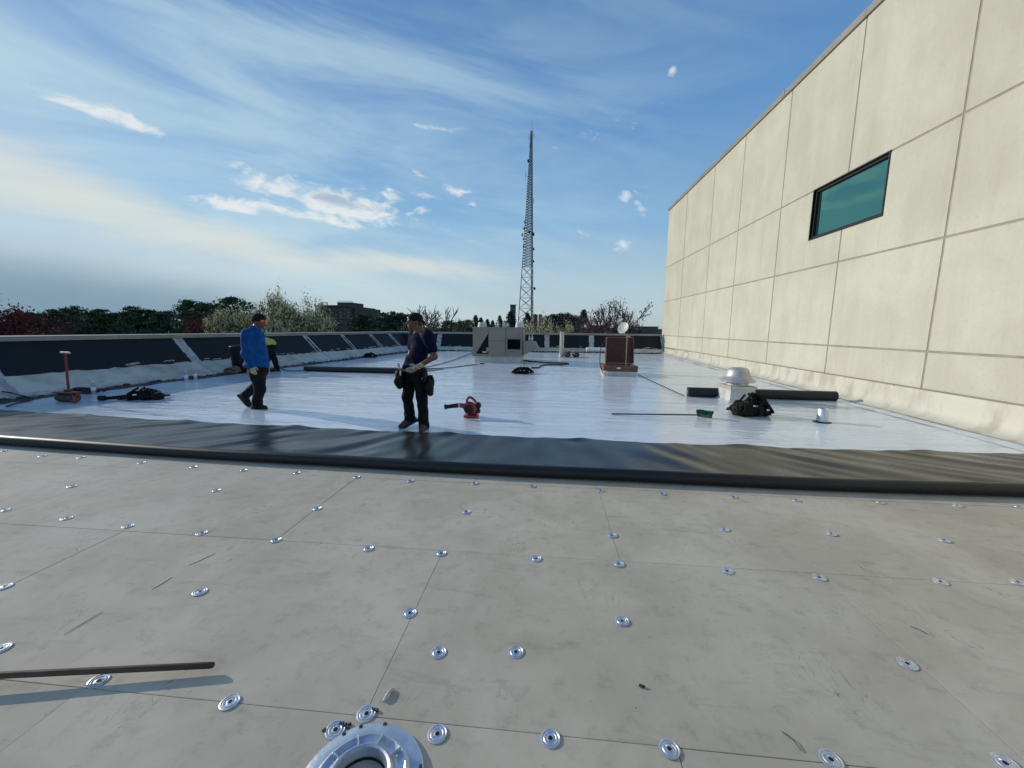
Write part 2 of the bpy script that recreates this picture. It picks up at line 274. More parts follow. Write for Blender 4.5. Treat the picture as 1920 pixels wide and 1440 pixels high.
M = dict(
    board=board_material(), white=white_material(), black=black_material('black_rubber', 0.16, 0.27), wall=wall_material(),
    roll=black_material('black_roll', 0.04, 0.42, 0.4), flash=black_material('parapet_black', 0.05, 0.6, 0.25),
    deck=mat('deck_grey', (0.20, 0.19, 0.17), (0.14, 0.13, 0.12), 0.9, scale=3),
    joint=mat('joint_sealant', (0.30, 0.265, 0.205), (0.37, 0.33, 0.26), 0.9, scale=4, coord='World'),
    conc=mat('concrete', (0.34, 0.335, 0.31), (0.26, 0.255, 0.235), 0.9, scale=1.2, coord='World', bump=0.3, bscale=14),
    cant=mat('old_flashing', (0.62, 0.60, 0.50), (0.36, 0.35, 0.28), 0.75, scale=1.6, detail=8, coord='World', bump=0.4, bscale=9, lo=0.38, hi=0.72),
    bare=mat('bare_strip', (0.58, 0.56, 0.51), (0.36, 0.35, 0.33), 0.8, scale=7, detail=7, coord='World', bump=0.4, bscale=30),
    mauve=mat('stripped_base', (0.46, 0.44, 0.44), (0.36, 0.345, 0.35), 0.7, scale=2.0, coord='World', bump=0.3),
    mastic=mat('mastic', (0.012, 0.012, 0.014), (0.035, 0.034, 0.034), 0.55, scale=9, bump=1.0, bscale=30, coord='World'),
    coping=mat('coping_metal', (0.30, 0.285, 0.25), (0.25, 0.24, 0.21), 0.45, 0.3, scale=1.5, coord='World'),
    wflash=mat('white_flashing', (0.60, 0.58, 0.49), (0.42, 0.39, 0.30), 0.5, scale=2.2, detail=8, stretch=(1, 1.6, 0.6), coord='World', bump=0.4, bscale=10, lo=0.42, hi=0.72),
    seam=mat('seam_weld', (0.84, 0.86, 0.88), (0.74, 0.77, 0.80), 0.4, scale=6, coord='World'),
    galv=mat('galvanised', (0.74, 0.76, 0.79), (0.60, 0.63, 0.66), 0.40, 0.8, scale=30, bump=0.08, rvar=0.2),
    alu=mat('spun_aluminium', (0.62, 0.60, 0.55), (0.48, 0.47, 0.44), 0.48, 0.65, scale=9, bump=0.1, rvar=0.25),
    cast=mat('drain_metal', (0.66, 0.71, 0.77), (0.52, 0.57, 0.64), 0.34, 0.75, scale=14, bump=0.15, rvar=0.2),
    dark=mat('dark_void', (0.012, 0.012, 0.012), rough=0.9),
    jointbed=mat('board_edge', (0.16, 0.14, 0.105), (0.10, 0.09, 0.07), 0.95, scale=3, coord='World'),
    screw=mat('screw_dark', (0.02, 0.02, 0.022), rough=0.5, metal=0.4),
    wood=mat('stained_wood', (0.105, 0.052, 0.034), (0.055, 0.028, 0.020), 0.6, scale=5, stretch=(0.4, 8, 8), bump=0.4, bscale=8),
    red=mat('red_paint', (0.26, 0.030, 0.022), (0.15, 0.022, 0.018), 0.45, scale=12, bump=0.1),
    redplastic=mat('red_plastic', (0.36, 0.035, 0.030), (0.26, 0.028, 0.026), 0.38, scale=8),
    bplastic=mat('black_plastic', (0.010, 0.010, 0.011), (0.018, 0.018, 0.018), 0.48, scale=14, spec=0.3),
    strap=mat('webbing', (0.006, 0.006, 0.006), (0.016, 0.015, 0.014), 0.85, scale=40, bump=0.5, bscale=90, spec=0.2),
    leather=mat('pouch_leather', (0.008, 0.007, 0.006), (0.024, 0.019, 0.016), 0.65, scale=10, bump=0.5, bscale=40, spec=0.2),
    tan=mat('tan_canvas', (0.20, 0.155, 0.10), (0.12, 0.09, 0.06), 0.9, scale=14, bump=0.6, bscale=40),
    olive=mat('roller_rubber', (0.075, 0.07, 0.05), (0.05, 0.045, 0.035), 0.75, scale=9, bump=0.2),
    brass=mat('brass', (0.42, 0.31, 0.12), (0.30, 0.22, 0.09), 0.4, 0.8, scale=20),
    taupe=mat('rtu_paint', (0.285, 0.25, 0.205), (0.245, 0.215, 0.178), 0.55, scale=2.2, detail=7, bump=0.05),
    curb=mat('white_curb', (0.62, 0.63, 0.62), (0.48, 0.48, 0.46), 0.45, scale=5, detail=7),
    hatch=mat('hatch_red', (0.185, 0.075, 0.052), (0.13, 0.055, 0.04), 0.5, scale=5),
    hatchin=mat('hatch_liner', (0.072, 0.020, 0.014), (0.045, 0.014, 0.010), 0.6, scale=3, detail=6),
    rod=mat('hatch_rod', (0.33, 0.25, 0.17), (0.25, 0.18, 0.12), 0.5, 0.3, scale=9),
    offwhite=mat('offwhite_paint', (0.66, 0.65, 0.60), (0.52, 0.51, 0.47), 0.5, scale=6),
    green=mat('green_bristle', (0.012, 0.105, 0.062), (0.008, 0.065, 0.040), 0.7, scale=60, stretch=(4, 4, 0.5), bump=0.8, bscale=160),
    cable=mat('cable', (0.014, 0.014, 0.016), rough=0.5),
    steel=mat('tower_steel', (0.085, 0.10, 0.115), (0.065, 0.078, 0.09), 0.6, 0.2, scale=0.6),
    brick=mat('far_brick', (0.115, 0.078, 0.072), (0.085, 0.060, 0.058), 0.9, scale=0.5, detail=6),
    ledge=mat('far_ledge', (0.16, 0.12, 0.11), (0.12, 0.09, 0.085), 0.9, scale=0.8),
    glassd=mat('far_glass', (0.03, 0.035, 0.045), rough=0.15, spec=0.8),
    silo1=mat('silo_rust', (0.21, 0.125, 0.072), (0.14, 0.085, 0.055), 0.7, scale=0.6, stretch=(1, 1, 0.2)),
    silo2=mat('silo_cream', (0.33, 0.28, 0.23), (0.24, 0.20, 0.165), 0.7, scale=0.6, stretch=(1, 1, 0.2)),
    pine=mat('pine_needles', (0.042, 0.082, 0.052), (0.085, 0.125, 0.060), 0.8, scale=0.7, coord='World', objvar=0.5, spec=0.2),
    spruce=mat('spruce_needles', (0.030, 0.058, 0.042), (0.058, 0.092, 0.055), 0.8, scale=0.9, coord='World', objvar=0.4, spec=0.2),
    bark=mat('bark', (0.075, 0.058, 0.045), (0.045, 0.035, 0.028), 0.9, scale=3, stretch=(1, 1, 0.3)),
    twig=mat('twig', (0.14, 0.11, 0.09), (0.10, 0.08, 0.066), 0.9, scale=3),
    blossom=mat('blossom', (0.80, 0.74, 0.50), (0.58, 0.53, 0.28), 0.8, scale=2.2, coord='World', spec=0.2),
    newleaf=mat('new_leaf', (0.085, 0.095, 0.035), (0.05, 0.06, 0.025), 0.8, scale=2.0, coord='World', spec=0.2),
    redleaf=mat('red_leaf', (0.20, 0.045, 0.045), (0.12, 0.03, 0.034), 0.8, scale=1.0, coord='World', spec=0.2),
    redbud=mat('red_bud', (0.16, 0.065, 0.07), (0.11, 0.05, 0.055), 0.8, scale=1.5, coord='World', spec=0.2),
    barewood=mat('bare_wood_mass', (0.062, 0.045, 0.042), (0.04, 0.032, 0.030), 0.9, scale=0.4, coord='World', spec=0.1),
    terrain=mat('terrain_grass', (0.075, 0.080, 0.042), (0.11, 0.10, 0.065), 0.95, scale=0.03, detail=7, coord='World', spec=0.1),
    skin=mat('skin', (0.165, 0.080, 0.050), (0.14, 0.066, 0.041), 0.5, scale=18),
    hair=mat('hair', (0.012, 0.010, 0.009), rough=0.5),
    bluefab=mat('blue_sweatshirt', (0.006, 0.085, 0.29), (0.005, 0.060, 0.21), 0.85, spec=0.15, scale=9, bump=0.7, bscale=14),
    navy=mat('navy_shirt', (0.006, 0.009, 0.040), (0.004, 0.006, 0.026), 0.85, spec=0.1, scale=9, bump=0.7, bscale=16),
    denim=mat('dark_trousers', (0.006, 0.007, 0.010), (0.011, 0.011, 0.014), 0.85, scale=10, bump=0.7, bscale=18, spec=0.2),
    greytr=mat('charcoal_trousers', (0.005, 0.005, 0.006), (0.010, 0.010, 0.011), 0.85, scale=10, bump=0.7, bscale=18, spec=0.2),
    knit=mat('black_knit', (0.011, 0.011, 0.012), (0.018, 0.018, 0.018), 0.9, scale=60, bump=0.6, bscale=110, spec=0.2),
    glove=mat('work_glove', (0.46, 0.44, 0.38), (0.25, 0.235, 0.20), 0.85, scale=20, bump=0.5, bscale=50),
    boot=mat('black_boot', (0.013, 0.012, 0.012), (0.024, 0.022, 0.021), 0.55, scale=14, bump=0.3, spec=0.2),
    bootbrown=mat('brown_boot', (0.085, 0.050, 0.036), (0.05, 0.030, 0.024), 0.65, scale=14, bump=0.3),
    sole=mat('boot_sole', (0.035, 0.032, 0.030), rough=0.8),
    orange=mat('orange_lens', (0.75, 0.14, 0.015), rough=0.12, spec=0.7),
    vest=mat('hivis_yellow', (0.44, 0.52, 0.10), (0.36, 0.44, 0.08), 0.8, scale=12, bump=0.4, bscale=20),
    silver=mat('reflective_tape', (0.55, 0.55, 0.58), rough=0.35, metal=0.3),
    bottle=mat('bottle_plastic', (0.62, 0.72, 0.80), rough=0.12, trans=0.55, spec=0.6),
    label=mat('bottle_cap_white', (0.75, 0.77, 0.80), rough=0.4),
    scrap=mat('scrap', (0.03, 0.028, 0.026), (0.07, 0.065, 0.06), 0.8, scale=20),
    chalk=mat('pale_scuff', (0.66, 0.63, 0.57), (0.52, 0.49, 0.44), 0.9, scale=40, coord='World'),
    cord=mat('core_cardboard', (0.30, 0.24, 0.17), rough=0.9),
)
# teal reflective window glass
def teal_glass():
    m = bpy.data.materials.new('teal_glass'); m.use_nodes = True
    nt = m.node_tree; b = nt.nodes['Principled BSDF']
    b.inputs['Base Color'].default_value = (0.075, 0.235, 0.215, 1); b.inputs['Metallic'].default_value = 0.85
    b.inputs['Roughness'].default_value = 0.03
    return m
M['teal'] = teal_glass()

# ------------------------------------------------------------------ mesh helpers
class MB:
    def __init__(s): s.v = []; s.f = []
    def add(s, vs, fs):
        o = len(s.v); s.v += [tuple(map(float, p)) for p in vs]; s.f += [tuple(i+o for i in f) for f in fs]; return s
    def box(s, c, d, rz=0.0, bev=0.0, taper=1.0):
        x, y, z = d[0]/2, d[1]/2, d[2]/2
        if bev <= 0:
            P = [(-x, -y, -z), (x, -y, -z), (x, y, -z), (-x, y, -z), (-x*taper, -y*taper, z), (x*taper, -y*taper, z), (x*taper, y*taper, z), (-x*taper, y*taper, z)]
            F = [(0, 3, 2, 1), (4, 5, 6, 7), (0, 1, 5, 4), (1, 2, 6, 5), (2, 3, 7, 6), (3, 0, 4, 7)]
        else:
            b = min(bev, x*.9, y*.9, z*.9)
            bm = bmesh.new(); bmesh.ops.create_cube(bm, size=1.0)
            for q in bm.verts: q.co.x *= 2*x; q.co.y *= 2*y; q.co.z *= 2*z
            bmesh.ops.bevel(bm, geom=bm.edges[:], offset=b, segments=2, affect='EDGES', profile=0.6)
            bm.verts.index_update()
            P = [tuple(q.co) for q in bm.verts]; F = [tuple(q.index for q in f.verts) for f in bm.faces]; bm.free()
            if taper != 1.0: P = [(p[0]*(1+(taper-1)*(p[2]/z+1)/2), p[1]*(1+(taper-1)*(p[2]/z+1)/2), p[2]) for p in P]
        a, b_ = cos(rz), sin(rz)
        return s.add([(c[0]+p[0]*a-p[1]*b_, c[1]+p[0]*b_+p[1]*a, c[2]+p[2]) for p in P], F)
    def lathe(s, prof, n=24, c=(0, 0, 0), axis=None, caps=True):
        ax = np.array(axis if axis is not None else (0, 0, 1), float); ax /= np.linalg.norm(ax)
        t = np.array([1, 0, 0]) if abs(ax[0]) < .9 else np.array([0, 1, 0])
        e = np.cross(ax, t); e /= np.linalg.norm(e); g = np.cross(ax, e)
        if axis is None: e, g = np.array([1., 0, 0]), np.array([0, 1., 0])
        vs = []
        for r, h in prof:
            for i in range(n):
                a = 2*pi*i/n; vs.append(np.array(c)+ax*h+(e*cos(a)+g*sin(a))*r)
        fs = [(j*n+i, j*n+(i+1) % n, (j+1)*n+(i+1) % n, (j+1)*n+i) for j in range(len(prof)-1) for i in range(n)]
        if caps:
            if prof[0][0] > 1e-6: fs.append(tuple(range(n-1, -1, -1)))
            if prof[-1][0] > 1e-6: fs.append(tuple((len(prof)-1)*n+i for i in range(n)))
        return s.add(vs, fs)
    def tube(s, pts, r, n=8, r2=None, flat=1.0):
        pts = [np.array(p, float) for p in pts]
        rs = r if isinstance(r, (list, tuple)) else [r]*len(pts)
        vs = []; up = None
        for i, p in enumerate(pts):
            t = pts[min(i+1, len(pts)-1)]-pts[max(i-1, 0)]; t /= (np.linalg.norm(t)+1e-9)
            if up is None:
                up = np.array([0, 0, 1.]) if abs(t[2]) < .9 else np.array([1., 0, 0])
            e = np.cross(t, up); e /= (np.linalg.norm(e)+1e-9); g = np.cross(e, t); up = g
            for k in range(n):
                a = 2*pi*(k+.5)/n; vs.append(p+e*cos(a)*rs[i]+g*sin(a)*rs[i]*flat)
        m = len(pts)
        fs = [(j*n+i, j*n+(i+1) % n, (j+1)*n+(i+1) % n, (j+1)*n+i) for j in range(m-1) for i in range(n)]
        fs += [tuple(range(n-1, -1, -1)), tuple((m-1)*n+i for i in range(n))]
        return s.add(vs, fs)
    def slab(s, pts, nv, th):
        n = len(pts); nv = np.array(nv, float)*th
        top = [np.array(p, float)+nv for p in pts]
        return s.add([*top, *[np.array(p, float) for p in pts]], [tuple(range(n)), tuple(range(2*n-1, n-1, -1))]+[(i, n+i, n+(i+1) % n, (i+1) % n) for i in range(n)])
    def grid(s, fn, us, vs_):
        P = [fn(u, v) for u in us for v in vs_]; nv = len(vs_)
        return s.add(P, [(i*nv+j, (i+1)*nv+j, (i+1)*nv+j+1, i*nv+j+1) for i in range(len(us)-1) for j in range(nv-1)])
    def mesh(s, name, m, smooth=False):
        me = bpy.data.meshes.new(name); me.from_pydata(s.v, [], s.f); me.materials.append(M[m] if isinstance(m, str) else m)
        bm = bmesh.new(); bm.from_mesh(me); bmesh.ops.recalc_face_normals(bm, faces=bm.faces); bm.to_mesh(me); bm.free()
        if smooth:
            me.polygons.foreach_set('use_smooth', [True]*len(me.polygons))
            if smooth != 'all':
                try: me.set_sharp_from_angle(angle=R(38))
                except Exception: pass
        me.update(); return me
    def obj(s, name, m, parent=None, smooth=False, loc=(0, 0, 0), rz=0.0):
        return link(name, s.mesh(name, m, smooth), parent, loc, rz)
def link(name, me, parent=None, loc=(0, 0, 0), rz=0.0):
    o = bpy.data.objects.new(name, me); C.objects.link(o); o.parent = parent
    o.location = loc; o.rotation_euler = (0, 0, rz); return o
def tag(o, label, cat, group=None, kind=None):
    if label: o['label'] = label
    if cat: o['category'] = cat
    if group: o['group'] = group
    if kind: o['kind'] = kind
    return o
def thing(name, label, cat, loc=(0, 0, 0), rz=0.0, group=None):
    return tag(link(name, None, None, loc, rz), label, cat, group)
def copytree(src, loc, rz=0.0, scale=None, label=None):
    r = src.copy(); C.objects.link(r); r.location = loc; r.rotation_euler = (0, 0, rz)
    if scale: r.scale = scale
    if label: r['label'] = label
    for ch in list(src.children):
        c = ch.copy(); C.objects.link(c); c.parent = r
        for g in list(ch.children):
            d = g.copy(); C.objects.link(d); d.parent = c
    return r
def struct(o): o['kind'] = 'structure'; return o

# ------------------------------------------------------------------ organic surfaces (distance field -> quads)
def surface_net(F, o, h):
    S = [n-1 for n in F.shape]; acc = np.zeros((*S, 3)); cnt = np.zeros(S)
    def sl(c): return F[c[0]:c[0]+S[0], c[1]:c[1]+S[1], c[2]:c[2]+S[2]]
    cor = [(i, j, k) for i in (0, 1) for j in (0, 1) for k in (0, 1)]
    for a in cor:
        for ax in range(3):
            if a[ax]: continue
            b = list(a); b[ax] = 1
            f0, f1 = sl(a), sl(b); m = (f0 < 0) != (f1 < 0)
            t = np.where(m, f0/(f0-f1+1e-20), 0)
            for q in range(3):
                acc[..., q] += np.where(m, a[q]+(t if q == ax else 0), 0)
            cnt += m
    act = cnt > 0; idx = -np.ones(S, int); idx[act] = np.arange(act.sum())
    ijk = np.argwhere(act); V = (ijk+acc[act]/cnt[act][:, None])*h+o
    faces = []
    for ax in range(3):
        A = F; B = np.roll(F, -1, ax); m = (A < 0) != (B < 0)
        sli = [slice(1, -1)]*3; sli[ax] = slice(0, -1)
        mm = np.zeros_like(m); mm[tuple(sli)] = m[tuple(sli)]
        P = np.argwhere(mm); o1, o2 = (ax+1) % 3, (ax+2) % 3
        d1 = np.zeros(3, int); d1[o1] = 1; d2 = np.zeros(3, int); d2[o2] = 1
        q = [idx[tuple((P-x).T)] for x in (d1+d2, d2, 0*d1, d1)]
        faces.append(np.stack(q, 1))
    return V, np.concatenate(faces)
class Blob:
    """smooth union of round cones and ellipsoids"""
    def __init__(s, h=0.012, k=0.03): s.h = h; s.k = k; s.p = []
    def cone(s, a, b, ra, rb, k=None): s.p.append(('c', np.array(a, float), np.array(b, float), ra, rb, k)); return s
    def chain(s, pts, rs, k=None):
        for i in range(len(pts)-1): s.cone(pts[i], pts[i+1], rs[i], rs[i+1], k)
        return s
    def ell(s, c, r, rz=0.0, k=None, sub=False, ry=0.0): s.p.append(('e', np.array(c, float), np.array(r, float), rz, sub, k, ry)); return s
    def build(s, noise=None):
        lo = np.full(3, 1e9); hi = np.full(3, -1e9)
        for p in s.p:
            if p[0] == 'c':
                for q, r in ((p[1], p[3]), (p[2], p[4])): lo = np.minimum(lo, q-r); hi = np.maximum(hi, q+r)
            elif not p[4]: lo = np.minimum(lo, p[1]-p[2].max()); hi = np.maximum(hi, p[1]+p[2].max())
        h = s.h; lo -= 4*h+s.k; hi += 4*h+s.k
        n = np.ceil((hi-lo)/h).astype(int)+1
        F = np.full(n, 0.25)
        ax = [lo[i]+np.arange(n[i])*h for i in range(3)]
        for p in s.p:
            k = p[5] if p[5] is not None else s.k
            if p[0] == 'c':
                mn = np.minimum(p[1]-p[3], p[2]-p[4]); mx = np.maximum(p[1]+p[3], p[2]+p[4])
            else: mn = p[1]-p[2].max(); mx = p[1]+p[2].max()
            mg = 2*k+3*h
            i0 = np.clip(((mn-mg-lo)/h).astype(int), 0, n-1); i1 = np.clip(((mx+mg-lo)/h).astype(int)+2, 1, n)
            sl = tuple(slice(a, b) for a, b in zip(i0, i1))
            X, Y, Z = np.meshgrid(ax[0][sl[0]], ax[1][sl[1]], ax[2][sl[2]], indexing='ij')
            if p[0] == 'c':
                a, b = p[1], p[2]; ab = b-a; L2 = ab.dot(ab)+1e-12
                t = np.clip(((X-a[0])*ab[0]+(Y-a[1])*ab[1]+(Z-a[2])*ab[2])/L2, 0, 1)
                d = np.sqrt((X-a[0]-t*ab[0])**2+(Y-a[1]-t*ab[1])**2+(Z-a[2]-t*ab[2])**2)-(p[3]+(p[4]-p[3])*t)
                sub = False
            else:
                c, r, rz, sub, ry = p[1], p[2], p[3], p[4], p[6]
                x, y, z = X-c[0], Y-c[1], Z-c[2]
                x, y = x*cos(rz)+y*sin(rz), -x*sin(rz)+y*cos(rz)
                x, z = x*cos(ry)-z*sin(ry), x*sin(ry)+z*cos(ry)
                k0 = np.sqrt((x/r[0])**2+(y/r[1])**2+(z/r[2])**2)+1e-9
                k1 = np.sqrt((x/r[0]**2)**2+(y/r[1]**2)**2+(z/r[2]**2)**2)+1e-9
                d = k0*(k0-1)/k1
            cur = F[sl]
            if sub:
                hh = np.maximum(k-np.abs(cur+d), 0)/k; F[sl] = np.maximum(cur, -d)+hh*hh*k/4
            else:
                hh = np.maximum(k-np.abs(cur-d), 0)/k; F[sl] = np.minimum(cur, d)-hh*hh*k/4
        if noise:
            X, Y, Z = np.meshgrid(*ax, indexing='ij'); F = F+noise(X, Y, Z)
        return surface_net(F, lo, h)
    def obj(s, name, m, parent=None, noise=None, loc=(0, 0, 0)):
        V, Fc = s.build(noise)
        b = MB(); b.v = [tuple(v) for v in V]; b.f = [tuple(int(i) for i in f) for f in Fc]
        return b.obj(name, m, parent, 'all', loc)
def folds(amp, f=28.0, seed=0.0):
    def fn(X, Y, Z):
        w = np.sin(X*9+seed)*1.3+np.sin(Y*11+seed*2)*1.1
        return amp*(np.sin(Z*f+w*2.0+X*14)*0.6+np.sin(Z*f*0.6-X*24+Y*19+seed)*0.5+np.sin(Z*f*1.7+X*33-Y*27)*0.25)
    return fn

# ================================================================== SETTING
# terrain far below the roof
t = MB().grid(lambda u, v: (u, v, -9.0+1.2*sin(u*0.004+1)*sin(v*0.003) if v < 900 else -9.0+min(14, (v-900)*0.02)*(0.6+0.4*sin(u*0.004+0.7))), list(np.linspace(-2600, 2600, 70)), list(np.linspace(-400, 3000, 60)))
struct(t.obj('terrain', 'terrain', smooth='all'))
# roof deck: body of the lower building
d = MB(); d.box((-3.0, 9.0, -4.6), (18.9, 29.0, 8.9)); struct(d.obj('roof_deck', 'deck'))

# insulation boards, each one a piece with open joints
ins = struct(link('roof_insulation', None))
MB().box((-2.4, 0.1, -0.016), (17.6, 9.6, 0.012)).obj('joint_bed', 'jointbed', ins)
TH = 0.06
rows = [1.325-1.222*i for i in range(4, 0, -1)]+[1.325, 2.527, 3.755, 4.98]
bmesh_board = {}
def board(x0, x1, y0, y1):
    w, h = x1-x0-random.choice((0.0012, 0.002, 0.003)), y1-y0-random.choice((0.0018, 0.0026, 0.0034))
    key = (round(w, 4), round(h, 4))
    if key not in bmesh_board:
        bmesh_board[key] = MB().box((0, 0, -TH/2), (w, h, TH), bev=0.0025).mesh('roof_board', 'board')
    o = link('roof_board', bmesh_board[key], ins, ((x0+x1)/2, (y0+y1)/2, random.uniform(-.0010, .0010)-0.001), random.uniform(-.0007, .0007))
for i in range(len(rows)-1):
    y0, y1 = rows[i], rows[i+1]
    off = 0.51 if (i % 2 == 0) else -0.705
    if i == 3: off = 0.52
    if i == 2: off = -0.70
    # rows: index 4 = y 1.325-2.527 has seams at -3.2,-.7 ; index 5 = 2.527-3.755 at -4.55,-1.95,.51,2.99
    off = {6: -0.72, 5: 0.515, 4: -0.705, 3: 0.51, 2: -0.7, 1: 0.52, 0: -0.7}[i]
    xs = [off+2.474*k for k in range(-6, 5)]
    for a, b in zip(xs[:-1], xs[1:]):
        a2, b2 = max(a, -11.2), min(b, 6.35)
        if b2-a2 > 0.15: board(a2, b2, y0, y1)

# stress plates screwed through the boards
prof = [(0.0385, 0.0), (0.038, 0.0022), (0.034, 0.0034), (0.0315, 0.0012), (0.027, 0.0012), (0.0245, 0.0036), (0.022, 0.0036), (0.0195, 0.0014), (0.0145, 0.0012), (0.0115, 0.0030), (0.0085, 0.0030), (0.006, 0.0)]
plate = MB().lathe(prof, 28, caps=False)
for a in (0.5, 2.7, 4.4):
    plate.box((0.0190*cos(a), 0.019*sin(a), 0.0025), (0.017, 0.0026, 0.0018), a)
plate_me = plate.mesh('stress_plate', 'galv', True)
screw_me = MB().lathe([(0.0085, 0.0012), (0.0085, 0.0034), (0.006, 0.0046), (0.0, 0.0046)], 12).mesh('screw_head', 'screw', True)
PL = [(80,855),(152,858),(265,868),(362,876),(456,882),(556,887),(668,895),(769,902),(889,907),(998,912),(1126,920),(1241,926),(1375,932),(1493,938),(1650,942),(1795,948),(1910,950),(5,846),
 (135,912),(405,920),(8,957),(125,972),(240,987),(378,1000),(517,1013),(594,954),(690,1029),(827,1038),(874,960),(1005,1048),(1147,1004),(1160,1058),(1358,993),(1363,1071),(1536,1083),(1558,1001),(1770,1013),(1763,1091),(1908,1092),(8,1100),(375,1110),(768,1150),(1166,1165),(2,1216),(822,1224),(967,1223),(1701,1245),(185,1277),(431,1317),(687,1339),(629,1369),(820,1377),(1032,1385),(1255,1405),(1558,1425),(1885,1432)]
for q in PL:
    p = G(*q)
    o = link('stress_plate', plate_me, ins, (p[0], p[1], 0.0012), random.uniform(0, 6.28)); o.rotation_euler = (random.uniform(-.035, .035), random.uniform(-.035, .035), random.uniform(0, 6.28))
    link('screw_head', screw_me, o)
for a, b, w in (((352, 1060), (402, 1037), 0.011), ((284, 1104), (322, 1081), 0.011), ((120, 1190), (193, 1147), 0.003)):
    p, q = G(*a)+[0, 0, .0012], G(*b)+[0, 0, .0012]; n = np.array([-(q-p)[1], (q-p)[0], 0]); n /= np.linalg.norm(n)
    mb = MB().slab([p-n*w*.3, p*.6+q*.4-n*w, q-n*w*.4, q+n*w*.3, p*.5+q*.5+n*w*.8, p+n*w*.2], (0, 0, 1), 0.0006)
    mb.obj('scuff_mark', 'chalk' if w > .005 else 'scrap', ins)

# white membrane over the far part of the roof, laid in sheets with welded laps
LB0 = np.array([-10.5, 8.4]); LD = np.array([0.177, 0.984]); LN = np.array([-0.984, 0.177])
def leftbase(y): return -10.5+0.18*(y-8.4)
mem = struct(link('white_membrane', None))
ys = [4.55, 8.12, 10.95, 13.75, 16.5, 19.3, 22.0, 23.5]
for i in range(len(ys)-1):
    y0, y1 = ys[i], ys[i+1]+0.10
    if i == len(ys)-2: y1 = ys[-1]
    lift = 0.0135-0.0012*i
    def fn(u, v, y0=y0, y1=y1, lift=lift):
        y = y0+(y1-y0)*v; xl = leftbase(y)+0.32+0.10*sin(y*1.7)+0.05*sin(y*4.1); x = xl+(6.62-xl)*u
        w = 0.0035*(sin(x*1.3+y*2.1)+sin(x*0.6-y*3.3+1)+0.6*sin(x*2.9+y*5.2))
        return (x, y, zf(y)+lift+max(w, -0.003))
    MB().grid(fn, list(np.linspace(0, 1, 90)), list(np.linspace(0, 1, 22))).obj('membrane_sheet', 'white', mem, 'all')
for i, y in enumerate(ys[1:-1]):
    def fn(u, v, y=y, lift=0.0135-0.0012*i):
        yy = y+0.085+0.045*v+0.006*sin(u*31)+0.003*sin(u*77); xl = leftbase(yy)+0.45; x = xl+(6.0-xl)*u
        w = 0.0035*(sin(x*1.3+yy*2.1)+sin(x*0.6-yy*3.3+1)+0.6*sin(x*2.9+yy*5.2))
        return (x, yy, zf(yy)+lift+max(w, -0.003)+0.0016*(1-v))
    MB().grid(fn, list(np.linspace(0, 1, 160)), [0, .5, 1]).obj('weld_seam', 'seam', mem, 'all')
# the strip of sheet along the tall wall
def fn(u, v):
    y = 1.0+23.2*u; return (6.16+0.015*sin(y*2)+0.50*v, y, zf(y)+0.020+0.003*sin(y*3+v*4))
MB().grid(fn, list(np.linspace(0, 1, 90)), list(np.linspace(0, 1, 5))).obj('wall_side_sheet', 'white', mem, 'all')

# ================================================================== TALL BUILDING
WX = 6.7
bld = thing('building', 'tall pale panelled building wall with one teal window, right of the roof', 'building', (WX, 0, 0))
jy = [-5.2, -2.6, 0.0, 2.55, 5.13, 7.68, 10.21, 12.85, 15.51, 18.07, 21.38, 24.45]
jz = [0.52, 1.2, 3.15, 5.1, 8.32]
GAP = 0.040
wy0, wy1, wz0, wz1 = 9.1, 11.36, 3.90, 5.09
body = MB(); T0 = 0.03
# backing wall set behind the panels, with a hole for the window
def wallbox(mb, y0, y1, z0, z1, x0, x1): mb.box(((x0+x1)/2, (y0+y1)/2, (z0+z1)/2), (x1-x0, y1-y0, z1-z0))
for (y0, y1, z0, z1) in ((-5.2, wy0, -9, 8.3), (wy1, 24.42, -9, 8.3), (wy0, wy1, -9, wz0), (wy0, wy1, wz1, 8.3)):
    wallbox(body, y0, y1, z0, z1, 0.009, 0.30)
wallbox(body, -5.2, 24.42, -9, 8.3, 0.30, 12.0)
body.obj('wall', 'joint', bld)
def panel(y0, y1, z0, z1):
    mb = MB(); mb.box((0.008, (y0+y1)/2, (z0+z1)/2), (0.016, y1-y0, z1-z0), bev=0.005); mb.obj('wall_panel', 'wall', bld)
for a, b in zip(jy[:-1], jy[1:]):
    for c, d_ in zip(jz[:-1], jz[1:]):
        y0, y1, z0, z1 = a+GAP/2, b-GAP/2, c+GAP/2, d_-GAP/2
        if c == 3.15 and y0 < wy1 and y1 > wy0:
            if y0 < wy0 < y1:      # panel whose far part is cut by the window
                panel(y0, wy0, z0, z1); panel(wy0, y1, z0, wz0)
            else:
                panel(wy1, y1, z0, z1); panel(y0, wy1, z0, wz0)
        else: panel(y0, y1, z0, z1)
w = MB(); fw = 0.055
for (y0, y1, z0, z1) in ((wy0, wy1, wz0, wz0+fw), (wy0, wy1, wz1-fw, wz1), (wy0, wy0+fw, wz0+fw, wz1-fw), (wy1-fw, wy1, wz0+fw, wz1-fw)):
    wallbox(w, y0+.002, y1-.002, z0+.002, z1-.002, 0.03, 0.16)
for (y0, y1, z0, z1) in ((wy0-.03, wy1+.03, wz0-.03, wz0), (wy0-.03, wy1+.03, wz1, wz1+.03), (wy0-.03, wy0, wz0, wz1), (wy1, wy1+.03, wz0, wz1)):
    wallbox(w, y0, y1, z0, z1, -0.018, 0.12)
wf = w.obj('window', M['bplastic'], bld)
pane = MB(); wallbox(pane, wy0+fw-.005, wy1-fw+.005, wz0+fw-.005, wz1-fw+.005, 0.085, 0.095); pane.obj('pane', 'teal', wf)
